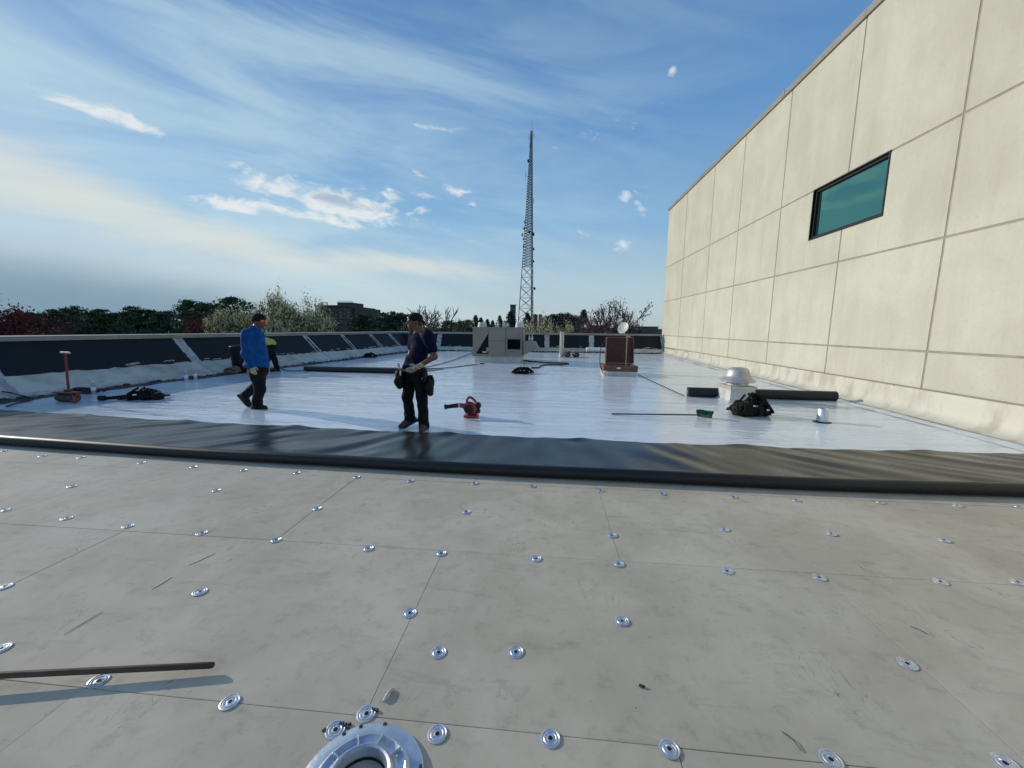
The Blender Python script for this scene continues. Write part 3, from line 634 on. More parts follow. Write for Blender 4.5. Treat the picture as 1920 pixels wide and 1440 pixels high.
cp = MB(); cy = [-5.3, -2.2, 0.9, 4.0, 7.1, 10.2, 13.3, 16.4, 19.5, 22.0, 24.5]
for i, (a, b) in enumerate(zip(cy[:-1], cy[1:])):
    k = MB(); wallbox(k, a, b-0.006, 8.32, 8.43+0.004*(i % 2), -0.05, 0.5); wallbox(k, a, b-0.006, 8.27, 8.32, -0.05, -0.012)
    if i % 2: wallbox(k, b-0.12, b-0.02, 8.29, 8.45, -0.058, 0.2)
    k.obj('coping', 'coping', bld)
# white base flashing of the wall: vertical band and a cant
for a, b in zip([-4.0, -1.0, 2.1, 5.2, 8.2, 11.3, 14.4, 17.4, 20.4], [-1.0, 2.1, 5.2, 8.2, 11.3, 14.4, 17.4, 20.4, 24.4]):
    def fn(u, v, a=a, b=b):
        y = a+(b+0.04-a)*u; zb = zf(y)+0.022; e = 0.008*sin(y*2.3)+0.005*sin(y*6.1)
        P = [(-0.014, 0.522), (-0.024, 0.50), (-0.026, 0.36+e), (-0.032, 0.22+e), (-0.055, 0.12+e*.6), (-0.13, 0.045+e*.2), (-0.25-e, 0.008)]
        i = int(v); return (P[i][0], y, max(P[i][1]*(1-0.0) + zf(y)*(0.0 if i < 2 else 1.0), 0.0) if i < 6 else zb+0.006)
    MB().grid(fn, list(np.linspace(0, 1, 24)), list(range(7))).obj('base_flashing', 'wflash', bld, 'all')
k = MB(); wallbox(k, -4, 24.4, 0.522, 0.545, -0.03, -0.002); k.obj('termination_bar', 'coping', bld)

# ================================================================== PARAPETS
def parapet(name, label, O, D, Nn, t0, t1, joints, prof, coping_top, zfun, lift=0.0, extra=True):
    """prof: (a, z) at cant top and face top; sloped faces leaning away from the roof"""
    root = thing(name, label, 'parapet wall', (0, 0, 0))
    (a1, z1), (a2, z2) = prof
    def P(t, a, z): q = O+D*t+Nn*a; return np.array([q[0], q[1], z])
    def F0(t): return zfun((O+D*t)[1])
    def face(t, f): return P(t, a1+(a2-a1)*f, z1+(z2-z1)*f)
    fn_ = np.cross(np.array([D[0], D[1], 0]), face(0, 1)-face(0, 0)); fn_ /= np.linalg.norm(fn_)
    if fn_[2] < 0: fn_ = -fn_
    def cpt(t, f): z0 = F0(t)+0.012; return P(t, a1*f, z0+(z1-z0)*f)
    cn = np.cross(np.array([D[0], D[1], 0]), cpt(0, 1)-cpt(0, 0)); cn /= np.linalg.norm(cn)
    if cn[2] < 0: cn = -cn
    core = MB()
    for f0, f1, th in ((t0, t1, 0),):
        A = [P(f0, -0.02, F0(f0)-0.3), P(f0, 0.0, F0(f0)+0.006), P(f0, a1, z1-0.006), P(f0, a2, z2), P(f0, a2+0.30, z2), P(f0, a2+0.30, -9)]
        B = [P(f1, -0.02, F0(f1)-0.3), P(f1, 0.0, F0(f1)+0.006), P(f1, a1, z1-0.006), P(f1, a2, z2), P(f1, a2+0.30, z2), P(f1, a2+0.30, -9)]
        n = 6; core.add(A+B, [(i, (i+1) % n, n+(i+1) % n, n+i) for i in range(n)]+[tuple(range(n-1, -1, -1)), tuple(range(n, 2*n))])
    core.obj('wall_core', 'bare', root)
    rnd = random.Random(len(label))
    def edge(pa, pb, n, j, dirv_, amp):
        out = []
        for i in range(n):
            f = i/n; w_ = rnd.uniform(-1, 1)*amp if i else 0
            out.append(pa+(pb-pa)*f+dirv_*w_)
        return out
    Dv = np.array([D[0], D[1], 0.0]); up = face(0, 1)-face(0, 0); up /= np.linalg.norm(up)
    for i, (j0, j1) in enumerate(zip(joints[:-1], joints[1:])):
        b0, b1 = j0+0.15, j1-0.15
        fb = 0.02
        pts = edge(face(b0, fb), face(b1, fb), 26, 0, up, 0.035)+edge(face(b1, fb), face(b1, 0.985), 9, 0, Dv, 0.022)+edge(face(b1, 0.985), face(b0, 0.985), 6, 0, up, 0.008)+edge(face(b0, 0.985), face(b0, fb), 9, 0, Dv, 0.022)
        MB().slab(pts, fn_, 0.012).obj('black_flashing', 'flash', root)
        c0, c1 = j0+0.02, j1-0.02
        pts = edge(cpt(c0, 0.16), cpt(c1, 0.16), 22, 0, up, 0.03)+[cpt(c1, 0.16), cpt(c1, 0.97)]+edge(cpt(c1, 0.97), cpt(c0, 0.97), 18, 0, up, 0.012)+[cpt(c0, 0.97)]
        MB().slab(pts, cn, 0.010).obj('cant_flashing', 'cant', root)
        # scraps of the old sheet left at the torn foot of the black flashing
        for k in range(5):
            tt = rnd.uniform(b0, b1-0.3); L = rnd.uniform(0.1, 0.34); hgt = rnd.uniform(0.02, 0.06)
            p = face(tt, rnd.uniform(0.03, 0.10)); off = fn_*0.0125
            pts = [p+off, p+Dv*L*.5+up*hgt*.3+off, p+Dv*L+off, p+Dv*L*.9+up*hgt+off, p+Dv*L*.3+up*hgt*.8+off]
            MB().slab(pts, fn_, 0.003).obj('torn_scrap', 'bare', root)
    for i, j in enumerate(joints[1:-1]):
        if extra and abs(j-2.73) > 0.01:
            pts = edge(face(j-0.045, 0.05), face(j+0.06, 0.05), 3, 0, up, 0.01)+edge(face(j+0.05, 0.05), face(j+0.03, 0.80), 8, 0, Dv, 0.02)+edge(face(j+0.03, 0.80), face(j-0.05, 0.86), 3, 0, up, 0.01)+edge(face(j-0.05, 0.86), face(j-0.045, 0.05), 8, 0, Dv, 0.02)
            MB().slab(pts, fn_, 0.006).obj('joint_cover', 'flash', root)
        pts = edge(cpt(j-0.09, 0.2), cpt(j+0.05, 0.2), 3, 0, up, 0.01)+edge(cpt(j+0.05, 0.2), cpt(j+0.09, 0.95), 6, 0, Dv, 0.015)+edge(cpt(j+0.09, 0.95), cpt(j-0.04, 0.95), 3, 0, up, 0.01)+edge(cpt(j-0.04, 0.95), cpt(j-0.09, 0.2), 6, 0, Dv, 0.015)
        MB().slab(pts, cn, 0.0135).obj('cant_patch', 'mauve', root)
    # coping in lengths
    L = 3.05; t = t0
    i = 0
    while t < t1-0.05:
        b = min(t+L, t1); k = MB()
        zt = coping_top+lift+0.0025*(i % 2)
        A = [P(t, a2-0.05, z2-0.01), P(t, a2-0.05, zt-0.02), P(t, a2-0.03, zt), P(t, a2+0.36, zt+0.015), P(t, a2+0.36, z2-0.05)]
        B = [P(b-0.006, a2-0.05, z2-0.01), P(b-0.006, a2-0.05, zt-0.02), P(b-0.006, a2-0.03, zt), P(b-0.006, a2+0.36, zt+0.015), P(b-0.006, a2+0.36, z2-0.05)]
        n = 5; k.add(A+B, [(q, (q+1) % n, n+(q+1) % n, n+q) for q in range(n)]+[tuple(range(n-1, -1, -1)), tuple(range(n, 2*n))])
        k.obj('coping', 'coping', root); t = b; i += 1
    # stripped band and torn black mastic along the foot
    segs = list(np.arange(t0, t1, 2.4))+[t1]
    for a, b in zip(segs[:-1], segs[1:]):
        up2 = np.array([-Nn[0], -Nn[1], 0.0])
        zz = lambda t, o: F0(t)+o
        pts = []
        n = 16
        for q in range(n+1):
            tt = a+(b-a)*q/n; pts.append(P(tt, -0.02-0.06*rnd.random(), F0(tt)+0.014))
        for q in range(n, -1, -1):
            tt = a+(b-a)*q/n; pts.append(P(tt, -0.36-0.16*rnd.random(), F0(tt)+0.014))
        MB().slab(pts, (0, 0, 1), 0.010+0.003*rnd.random()).obj('torn_mastic', 'mastic', root)
        pts = [cpt(a, 0.02)]+[cpt(a+(b-a)*q/8, 0.02+0.03*rnd.random()) for q in range(1, 8)]+[cpt(b, 0.02)]+[cpt(a+(b-a)*q/10, 0.20+0.05*rnd.random()) for q in range(10, -1, -1)]
        MB().slab(pts, cn, 0.007).obj('stripped_band', 'mauve', root)
    # lumps of scraped-off mastic
    lm = MB()
    for q in range(int((t1-t0)*9)):
        tt = rnd.uniform(t0, t1); p = P(tt, rnd.uniform(-0.34, 0.06), 0); p[2] = F0(tt)+0.02
        s_ = rnd.uniform(0.025, 0.08)
        lm.box(p+np.array([0, 0, s_*.25]), (s_*2.2, s_*1.3, s_*0.8), rnd.uniform(0, 3), bev=s_*.2, taper=0.7)
    o = lm.obj('mastic_crumbs', 'mastic', root, 'all'); o['kind'] = 'stuff'
    return root
tl = [-14.0, -11.4, -8.9, -6.4, -3.9, -1.4, 2.73, 5.27, 7.92, 10.3, 12.6, 14.45, 16.6]
parapet('parapet_wall', 'long low parapet on the left, black sloped face with torn grey joint strips', LB0, LD, LN, -14.0, 16.9, tl, ((0.80, 0.43), (1.58, 1.165)), 1.262, zf)
FB0 = np.array([-10.0, 23.4]); FD = np.array([1.0, 0.0]); FN = np.array([0.0, 1.0])
fj = [atY(px, 630, 24.0)[0]+10.0 for px in (822, 940, 1026, 1110, 1180)]
parapet('parapet_wall', 'parapet across the far end of the roof behind the rooftop unit', FB0, FD, FN, 0.0, 16.85, [0.0]+fj+[16.75], ((0.5, 0.39), (1.0, 1.17)), 1.25, zf, lift=-0.004, extra=False)

# ================================================================== BLACK SHEET BEING UNROLLED
def rollY(x):       # axis of the roll, slightly bowed
    return 3.955+0.0042*(x-2.2)**2 if x < 2.2 else 3.955+0.010*(x-2.2)**2
RR = 0.062
sheet = thing('membrane_roll', 'long black rubber membrane roll, part unrolled across the grey boards', 'membrane roll')
ns = np.random.RandomState(3); ph = ns.uniform(0, 6.28, (14, 2)); 
def edgeY(x): return np.interp(x, [-10.4, -9.62, -5.66, -3.04, -.18, 1.8, 3.91, 5.98, 6.6], [6.02, 5.93, 5.58, 5.43, 5.33, 5.26, 5.26, 5.34, 5.36])
def wr(x, y):
    # diagonal draws and puckers; lean one way on the left, the other on the right
    s = 0.0
    lean = np.clip((0.8-x)/4.0, -1, 1)
    q = x*1.0-(y-4.6)*1.5*lean
    env = 0.35+0.65*np.sin(x*0.9+1.0)**2
    s += 0.0105*np.sin(q*5.3+ph[0, 0]+1.2*np.sin(x*1.3))*env
    s += 0.0080*np.sin(q*9.1+ph[1, 0]+1.5*np.sin(y*4.0))*(0.4+0.6*np.sin(x*1.7+2)**2)
    s += 0.0046*np.sin(q*17.0+y*6+ph[2, 0])*np.sin(x*2.3+ph[3, 0])**2
    s += 0.003*np.sin(y*5.2+x*0.7)
    return s
def shf(u, v):
    x = -10.2+16.72*u; y0 = rollY(x); y1 = edgeY(x)+0.012*np.sin(x*3.1)+0.008*np.sin(x*7.7)
    y = y0+(y1-y0)*v
    e = min(1.0, v*4.0)
    hump = 0.0
    if v > 0.9: hump = max(0.0, np.sin(x*3.05+0.5*np.sin(x*1.1)))**8*0.022*(v-.9)*10
    top = zf(y)+0.034
    z = top+0.006+wr(x, y)*e*(1-0.5*(v > .97))+hump
    z += (0.055)*max(0, 1-v*9)**2
    return (x, y, max(z, zf(y)+0.0262))
MB().grid(shf, list(np.linspace(0, 1, 560)), list(np.linspace(0, 1, 42))).obj('flat_sheet', 'black', sheet, 'all')
pts = [(x, rollY(x)+0.004*sin(x*2.1), RR+0.006+0.003*sin(x*1.7)) for x in np.linspace(-10.2, 6.52, 150)]
MB().tube(pts, RR, 20).obj('rolled_part', 'roll', sheet, 'all')

# ================================================================== ROOFTOP THINGS
def sq(x, y): return (x, y, zf(y))
def add_curved(mb, pts, r, n=8, res=8):
    P = [np.array(p, float) for p in pts]; out = []
    for i in range(len(P)-1):
        p0, p1, p2, p3 = P[max(i-1, 0)], P[i], P[i+1], P[min(i+2, len(P)-1)]
        for k in range(res):
            t = k/res; out.append(0.5*((2*p1)+(-p0+p2)*t+(2*p0-5*p1+4*p2-p3)*t*t+(-p0+3*p1-3*p2+p3)*t**3))
    out.append(P[-1]); return mb.tube(out, r, n)

# roof drain in the foreground
dr = thing('roof_drain', 'round galvanised roof drain ring set in the grey boards, nearest the camera', 'roof drain', (-0.608, 1.085, 0.0))
MB().lathe([(0.214, 0.002), (0.213, 0.012), (0.205, 0.017), (0.166, 0.020), (0.158, 0.028), (0.152, 0.030), (0.145, 0.026), (0.130, 0.021), (0.118, 0.026), (0.108, 0.044), (0.100, 0.050), (0.093, 0.046), (0.087, 0.02), (0.086, -0.055)], 72, caps=False).obj('clamp_ring', 'cast', dr, True)
MB().lathe([(0.0, -0.045), (0.084, -0.045), (0.0855, 0.012)], 40, caps=False).obj('drain_hole', 'dark', dr)
for i in range(10):
    a = 2*pi*(i+.25)/10
    MB().box((0.130*cos(a), 0.130*sin(a), 0.034), (0.040, 0.005, 0.020), a, bev=0.002).obj('rib', 'cast', dr)
for a in (0.35, 1.55, 2.0, 2.3):
    MB().box((0.203*cos(a), 0.203*sin(a), 0.0175), (0.010, 0.013, 0.006), a, bev=0.002).obj('tar_spot', 'scrap', dr)

# wooden pole, left foreground
a = G(401, 1247, 0.030); b = G(0, 1266, 0.048); b2 = a+(b-a)*1.9
pole = thing('wooden_pole', 'dark wooden pole lying over the grey boards at lower left', 'pole', (a[0], a[1], 0))
dd = b2-a; ang = math.atan2(dd[1], dd[0]); Lp = float(np.linalg.norm(dd))
mb = MB().lathe([(0.009, 0.0), (0.0125, 0.005), (0.0138, 0.016), (0.0138, Lp)], 14, axis=(1, 0, dd[2]/Lp))
o = mb.obj('handle', 'wood', pole, True, (0, 0, a[2]), ang)
pole['label'] = 'dark wooden pole lying over the grey boards at lower left'
# its metal head far end (rests on the boards outside the frame) holds it off the deck
MB().box((Lp*cos(ang), Lp*sin(ang), 0.05), (0.10, 0.30, 0.09), ang, bev=0.01).obj('pole_head', 'galv', pole)

# scraps on the boards
for i, (px, py, s_, kind) in enumerate([(728, 1305, 0.022, 0), (1205, 1286, 0.012, 1), (700, 1330, 0.010, 1), (607, 1372, 0.010, 1), (652, 1362, 0.012, 1), (640, 1358, 0.009, 1), (708, 1333, 0.008, 1), (1722, 1182, 0.02, 2), (1490, 1393, 0.024, 2)]):
    p = G(px, py)
    mb = MB()
    if kind == 0:
        add_curved(mb, [(-0.008, -0.028, 0.003), (-0.004, -0.01, 0.008), (0.0, 0.012, 0.008), (0.010, 0.030, 0.003)], [0.007]*25, 6)
        lab = 'curled grey membrane trimming on the boards behind the drain ring'
    elif kind == 1:
        lab = {1: 'black scrap of mastic alone on the boards right of centre', 2: 'black scrap beside the plate behind the drain ring'}.get(i, 'tiny black scrap of mastic at the drain ring')
        for k in range(4): mb.box((random.uniform(-1, 1)*s_, random.uniform(-1, 1)*s_*.6, 0.004), (s_*random.uniform(.6, 1.4), s_*.6, 0.008), random.uniform(0, 3), bev=0.002)
    else:
        lab = 'thin dark sliver on the boards far right' if i == 7 else 'thin dark sliver on the boards near the bottom edge'
        mb.tube([(-s_, s_*1.2 if i == 7 else s_*1.6, 0.003), (0, 0.004, 0.005), (s_*1.0 if i == 7 else s_*.3, -s_*1.3, 0.003)], 0.0016, 5)
    grp = 'tiny scraps round the drain ring' if lab.startswith('tiny') else None
    tag(mb.obj('scrap', 'scrap' if kind else 'bare', None, True, (p[0], p[1], 0.0)), lab, 'scrap', grp)

# silver vent stub
p = G(1541, 793)
v = thing('vent_pipe', 'short open silver vent stub standing alone near the right wall', 'vent pipe', tuple(p))
MB().lathe([(0.082, 0.01), (0.082, 0.235), (0.079, 0.24), (0.074, 0.238), (0.074, 0.05)], 26, caps=False).obj('pipe', 'galv', v, True)
MB().lathe([(0.0, 0.06), (0.074, 0.06)], 20).obj('pipe_inside', 'dark', v)
MB().lathe([(0.135, 0.012), (0.13, 0.019), (0.084, 0.022), (0.084, 0.03)], 26, caps=False).obj('flange', 'bplastic', v, True)

# exhaust fan on its curb
p = G(1393, 757); fan = thing('exhaust_fan', 'dome shaped metal exhaust fan on a flared white curb', 'exhaust fan', (p[0], p[1]+0.33, zf(p[1])), R(4))
k = MB(); k.add([(-.33, -.33, .012), (.33, -.33, .012), (.33, .33, .012), (-.33, .33, .012), (-.265, -.265, .05), (.265, -.265, .05), (.265, .265, .05), (-.265, .265, .05), (-.25, -.25, .285), (.25, -.25, .285), (.25, .25, .285), (-.25, .25, .285)],
    [(0, 1, 5, 4), (1, 2, 6, 5), (2, 3, 7, 6), (3, 0, 4, 7), (4, 5, 9, 8), (5, 6, 10, 9), (6, 7, 11, 10), (7, 4, 8, 11), (8, 9, 10, 11)])
k.obj('curb', 'curb', fan)
MB().box((0, 0, .315), (.55, .55, .06), bev=.008).obj('curb_cap', 'alu', fan)
MB().lathe([(.235, .345), (.215, .36), (.215, .44), (.225, .45)], 40).obj('neck', 'alu', fan, True)
MB().lathe([(.215, .44), (.32, .425), (.348, .436), (.350, .448), (.335, .466), (.292, .498), (.262, .525), (.240, .565), (.220, .625), (.200, .675), (.172, .706), (.12, .724), (.05, .732), (0, .733)], 48, caps=False).obj('hood', 'alu', fan, True)

# black roll lying behind the fan
a, b = G(1290, 745), G(1570, 754); ax = b-a; L_ = float(np.linalg.norm(ax)); rr = 0.105
rl = thing('membrane_roll', 'thick black membrane roll lying behind the exhaust fan', 'membrane roll', (a[0], a[1]+rr*.6, zf(a[1])), math.atan2(ax[1], ax[0]))
MB().lathe([(rr-.02, 0), (rr, .006), (rr+.002, L_*.3), (rr-.001, L_*.7), (rr, L_-.006), (rr-.02, L_)], 30, c=(0, 0, rr+.012), axis=(1, 0, 0)).obj('rolled_sheet', 'roll', rl, True)
MB().lathe([(.055, -.012), (.055, .02), (.045, .02)], 20, c=(0, 0, rr+.012), axis=(1, 0, 0)).obj('cardboard_core', 'cord', rl, True)
MB().box((L_*.5, rr*.96, .018), (L_*.98, .05, .008), bev=.002).obj('loose_edge', 'roll', rl)

# broom
a, b = G(1147, 776, 0.03), G(1312, 778, 0.06)
br = thing('broom', 'broom with green head and long thin handle lying on white roof', 'broom', (b[0], b[1], zf(b[1])))
MB().tube([a-[b[0], b[1], zf(b[1])], b-[b[0], b[1], zf(b[1])]], 0.0125, 10).obj('handle', 'wood', br, True)
MB().box((0.07, -0.03, 0.055), (0.23, 0.075, 0.05), R(-38), bev=.008).obj('head_block', 'green', br)
k = MB()
rb = random.Random(4)
for i in range(150):
    u, w_ = rb.uniform(-.115, .115), rb.uniform(-.035, .035)
    c0 = np.array([0.07+u*cos(R(-38))-w_*sin(R(-38)), -0.03+u*sin(R(-38))+w_*cos(R(-38)), 0.07])
    k.tube([c0, c0+np.array([rb.uniform(-.02, .05), rb.uniform(-.02, .02)+0.03, 0.065+rb.uniform(-.01, .012)])], [0.005, 0.006], 4)
o = k.obj('bristles', 'green', br); o['kind'] = 'stuff'

# loose gear: webbing, pouches and buckles heaped together
def gear(name, label, cat, c, W_, D_, H_, seed, rz=0.0, npouch=4, nstrap=10, tool=True):
    rnd = random.Random(seed)
    root = thing(name, label, cat, tuple(c), rz)
    mb = Blob(0.014, 0.03)
    for i in range(7):
        x = rnd.uniform(-.36, .36)*W_; f = math.sqrt(max(0.1, 1-(2*x/W_)**2))
        mb.ell((x, rnd.uniform(-.18, .18)*D_, H_*.30*f), (W_*rnd.uniform(.10, .20), D_*rnd.uniform(.18, .32), H_*rnd.uniform(.28, .48)*f), rnd.uniform(0, 3))
    mb.obj('heap', 'strap', root, folds(0.008, 60, seed))
    for i in range(nstrap):
        pts = []
        a0 = rnd.uniform(0, 6.28); L = rnd.randint(4, 6); u, v_ = rnd.uniform(-.32, .32), rnd.uniform(-.3, .3)
        for j in range(L):
            f = max(0.05, 1-(2*u)**2-(1.6*v_)**2)
            pts.append((u*W_, v_*D_, H_*(0.15+0.80*f*rnd.uniform(.55, 1.0))))
            a0 += rnd.uniform(-1.4, 1.4); u = min(.47, max(-.47, u+0.22*cos(a0))); v_ = min(.45, max(-.45, v_+0.22*sin(a0)))
        k = MB(); P = [np.array(q) for q in pts]
        add_curved(k, P, [0.021]*((L-1)*8+1), 6); 
        k.obj('strap', 'strap', root, True)
    for i in range(npouch):
        x = (i+.5)/npouch-.5+rnd.uniform(-.06, .06); f = max(.25, 1-(1.7*x)**2)
        k = MB().box((x*W_*.9, rnd.uniform(-.3, .1)*D_, H_*.34*f+.02), (W_*.20, D_*.26, H_*.62*f), rnd.uniform(-.6, .6), bev=.018, taper=rnd.uniform(.75, 1.05))
        o = k.obj('pouch', 'leather', root, True); 
    for i in range(4):
        x = rnd.uniform(-.38, .38); f = max(.2, 1-(1.9*x)**2)
        MB().box((x*W_, -D_*.30, H_*.45*f), (.045, .012, .028), rnd.uniform(-.5, .5), bev=.004).obj('buckle', 'galv', root)
    return root
c = G(1419, 786); gear('safety_harness', 'black safety harness heaped beside the exhaust fan curb', 'harness', (c[0], c[1]+.2, c[2]+.012), .68, .46, .46, 11, 0, 4, 16)
c = G(980, 702); gear('tool_belt', 'black tool belt lying before the rooftop unit', 'tool belt', (c[0], c[1]+.1, c[2]+.012), .72, .40, .27, 12, 0, 4, 9)
c = G(692, 671); gear('tool_bag', 'dark bundle of gear beside the left parapet, far along it', 'gear bundle', (c[0], c[1]+.1, c[2]+.012), .62, .42, .30, 13, 0, 3, 8)
c = G(250, 751); gear('tool_belt', 'black tool belt with long strap beside the red seam roller', 'tool belt', (c[0]+.14, c[1]+.10, c[2]+.012), .72, .46, .27, 14, R(14), 4, 10)
c2 = G(200, 748)
k = MB(); add_curved(k, [(-.62, -.12, .05), (-.45, -.06, .06), (-.25, 0, .09), (0, .03, .12)], [.035]*25, 8)
q = [o for o in bpy.data.objects if o.get('label', '').startswith('black tool belt with long')][0]
k.obj('strap', 'strap', q, True)
MB().lathe([(.05, -.05), (.055, 0), (.05, .05)], 14, c=(-.66, -.13, .06), axis=(1, .2, 0)).obj('hammer_loop', 'leather', q, True)

# red seam roller
p = G(118, 756); rt = thing('floor_roller', 'red push roller with upright T handle beside the left parapet', 'roller', (p[0], p[1]+.09, p[2]), R(-8))
for i, x in enumerate((-.155, .0, .155)):
    MB().lathe([(.035, -.074), (.078, -.074), (.084, -.066), (.084, .066), (.078, .074), (.035, .074)], 26, c=(x, 0, .097), axis=(1, 0, 0)).obj('roller_drum', 'olive', rt, True)
MB().lathe([(.045, 0), (.045, .012), (.0, .014)], 18, c=(.232, 0, .097), axis=(1, 0, 0)).obj('hub', 'brass', rt, True)
k = MB(); k.box((0, .06, .20), (.50, .04, .03), bev=.006); k.box((0, -.02, .205), (.46, .16, .018), bev=.004)
for x in (-.247, .247): k.box((x, .02, .145), (.014, .07, .13), bev=.004)
k.box((0, .02, .235), (.09, .09, .05), bev=.01); k.obj('frame', 'red', rt, True)
MB().tube([(-.02, .04, .23), (-.03, .06, .60), (-.035, .08, .97)], .021, 12).obj('shaft', 'red', rt, True)
MB().tube([(-.15, .08, .975), (.085, .08, .975)], .019, 12).obj('handle_bar', 'offwhite', rt, True)
k = MB(); k.tube([(.12, -.02, .20), (.26, -.06, .16), (.40, -.12, .07)], .018, 10); k.lathe([(.04, -.02), (.045, 0), (.04, .02)], 16, c=(.41, -.125, .07), axis=(1, 0, 0)); k.obj('side_wheel_arm', 'red', rt, True)

# coiled black hose along the parapet by the roller
p = G(125, 744)
k = MB(); pts = []
for i in range(70):
    a_ = i*0.33; r_ = .30+.035*sin(i*.9); pts.append((p[0]+.05+r_*cos(a_)*1.25, p[1]+.35+r_*sin(a_)*.55, p[2]+.05+.012*(i//19)+.02*sin(i*.7)+.015))
k.tube(pts, .014, 7); tag(k.obj('hose', 'cable', None, True), 'coiled black hose lying against the left parapet behind the red roller', 'hose')
k = MB(); add_curved(k, [G(-60, 722, .12), G(0, 733, .16), G(26, 738, .12), G(60, 748, .04), G(30, 756, .03), G(12, 762, .03)], .014, 7)
tag(k.obj('hose', 'cable', None, True), 'looped black hose at the left edge of the photo', 'hose')

# leaf blower
p = G(879, 785); lb = thing('leaf_blower', 'red handheld leaf blower standing on the white roof', 'leaf blower', (p[0], p[1]+.06, p[2]+.014), R(4))
b = Blob(.009, .02); b.ell((0, .02, .155), (.105, .085, .115)); b.ell((.065, .03, .13), (.085, .085, .11)); b.cone((-.05, .0, .185), (-.16, -.01, .205), .05, .038); b.obj('housing', 'redplastic', lb)
MB().box((.03, .01, .022), (.25, .17, .035), bev=.012).obj('base', 'redplastic', lb)
MB().lathe([(.0, .0), (.05, .002), (.078, .01), (.082, .025), (.06, .04)], 26, c=(-.005, -.085, .145), axis=(0, 1, 0)).obj('intake_cover', 'bplastic', lb, True)
for i in range(3):
    MB().lathe([(.018+.02*i, .0), (.022+.02*i, -.004), (.026+.02*i, .0)], 22, c=(-.005, -.083+.003*i, .145), axis=(0, 1, 0), caps=False).obj('intake_ring', 'screw', lb, True)
b = Blob(.009, .025); b.ell((.15, .03, .20), (.05, .07, .06)); b.ell((.145, .02, .10), (.045, .06, .04)); b.obj('engine_cover', 'bplastic', lb)
k = MB(); add_curved(k, [(-.045, .01, .24), (-.035, .0, .31), (0.0, -.005, .345), (.06, -.005, .32), (.12, .0, .255)], .022, 10); k.obj('handle', 'redplastic', lb, True)
MB().lathe([(.036, 0), (.038, .04), (.034, .22), (.045, .245), (.045, .26), (.036, .265)], 22, c=(-.16, -.012, .208), axis=(-1, -.05, -.13), caps=True).obj('nozzle_tube', 'bplastic', lb, True)
MB().lathe([(.0455, 0), (.047, .02), (.044, .03)], 22, c=(-.155, -.012, .208), axis=(-1, -.05, -.13)).obj('nozzle_collar', 'silver', lb, True)

# rooftop unit
p0, p1 = G(889, 680), G(981, 681); Yu = p0[1]+.02; zb = zf(Yu)
pxm = lambda px, py: atY(px, py, Yu)
UX0, UX1 = pxm(886, 640)[0], pxm(979.5, 640)[0]; ZB, ZT = pxm(930, 668)[2], pxm(930, 614.5)[2]
ru = thing('rooftop_unit', 'boxy taupe rooftop air unit with a dark triangular opening', 'air conditioner', (UX0, Yu, 0))
Wd = UX1-UX0; DP = 2.0
MB().box((Wd/2, DP/2+.02, (zb+ZB)/2+.003), (Wd-.12, DP-.12, ZB-zb), bev=.01).obj('curb', 'curb', ru)
k = MB(); k.box((Wd/2, DP/2+.01, ZB+.035), (Wd+.06, DP+.04, .07)); k.obj('base_rail', 'taupe', ru)
H = ZT-ZB-.07; z0 = ZB+.07
def lx(px): return pxm(px, 640)[0]-UX0
def lz(py): return pxm(940, py)[2]
k = MB(); k.box((Wd/2, DP/2+.22, z0+H/2), (Wd-.02, DP-.42, H)); k.obj('cabinet', 'taupe', ru)
# front skin: left bay (with triangle), middle bay (two doors), right bay (louvre)
xa, xb, xc, xd = lx(886)-0, lx(915.5), lx(948), lx(980)
tri = [(lx(915), lz(626)), (lx(915), lz(664)), (lx(892), lz(664))]
def skin(poly, name, y=0.0, th=.03, m='taupe', parent=ru):
    return MB().slab([(q[0], y+th, q[1]) for q in poly], (0, -1, 0), th).obj(name, m, parent)
skin([(xa+.01, z0), (tri[2][0], z0), (tri[2][0], tri[2][1]), (tri[0][0], tri[0][1]), (xb-.006, tri[0][1]), (xb-.006, ZT-.02), (xa+.01, ZT-.02)], 'side_panel')
skin([(tri[2][0]+.004, z0), (xb-.006, z0), (xb-.006, tri[1][1]), (tri[2][0]+.004, tri[1][1])], 'sill_panel')
zm = lz(639)
skin([(xb+.006, z0), (xc-.006, z0), (xc-.006, zm-.006), (xb+.006, zm-.006)], 'access_door')
skin([(xb+.006, zm+.006), (xc-.006, zm+.006), (xc-.006, ZT-.02), (xb+.006, ZT-.02)], 'access_door')
l0, l1, lz0, lz1 = lx(951.5), lx(976), lz(655), lz(635.5)
k = MB()
for (x0, x1, q0, q1) in ((xc+.006, l0, z0, ZT-.02), (l1, xd-.01, z0, ZT-.02), (l0, l1, z0, lz0), (l0, l1, lz1, ZT-.02)):
    k.box(((x0+x1)/2, .015, (q0+q1)/2), (x1-x0, .03, q1-q0))
k.obj('louvre_panel', 'taupe', ru)
k = MB()
for (x0, x1, q0, q1) in ((l0-.03, l1+.03, lz1, lz1+.04), (l0-.03, l1+.03, lz0-.04, lz0), (l0-.03, l0, lz0, lz1), (l1, l1+.03, lz0, lz1)):
    k.box(((x0+x1)/2, -.02, (q0+q1)/2), (x1-x0, .05, q1-q0))
lf = k.obj('louvre_frame', 'taupe', ru)
for i in range(6):
    zq = lz0+(lz1-lz0)*(i+.7)/6.5
    MB().slab([(l0, .02, zq-.02), (l1, .02, zq-.02), (l1, .14, zq+.03), (l0, .14, zq+.03)], (0, 0, 1), .006).obj('slat', 'bplastic', lf)
MB().box(((l0+l1)/2, .19, (lz0+lz1)/2), (l1-l0+.05, .01, lz1-lz0+.05)).obj('louvre_back', 'bplastic', ru)
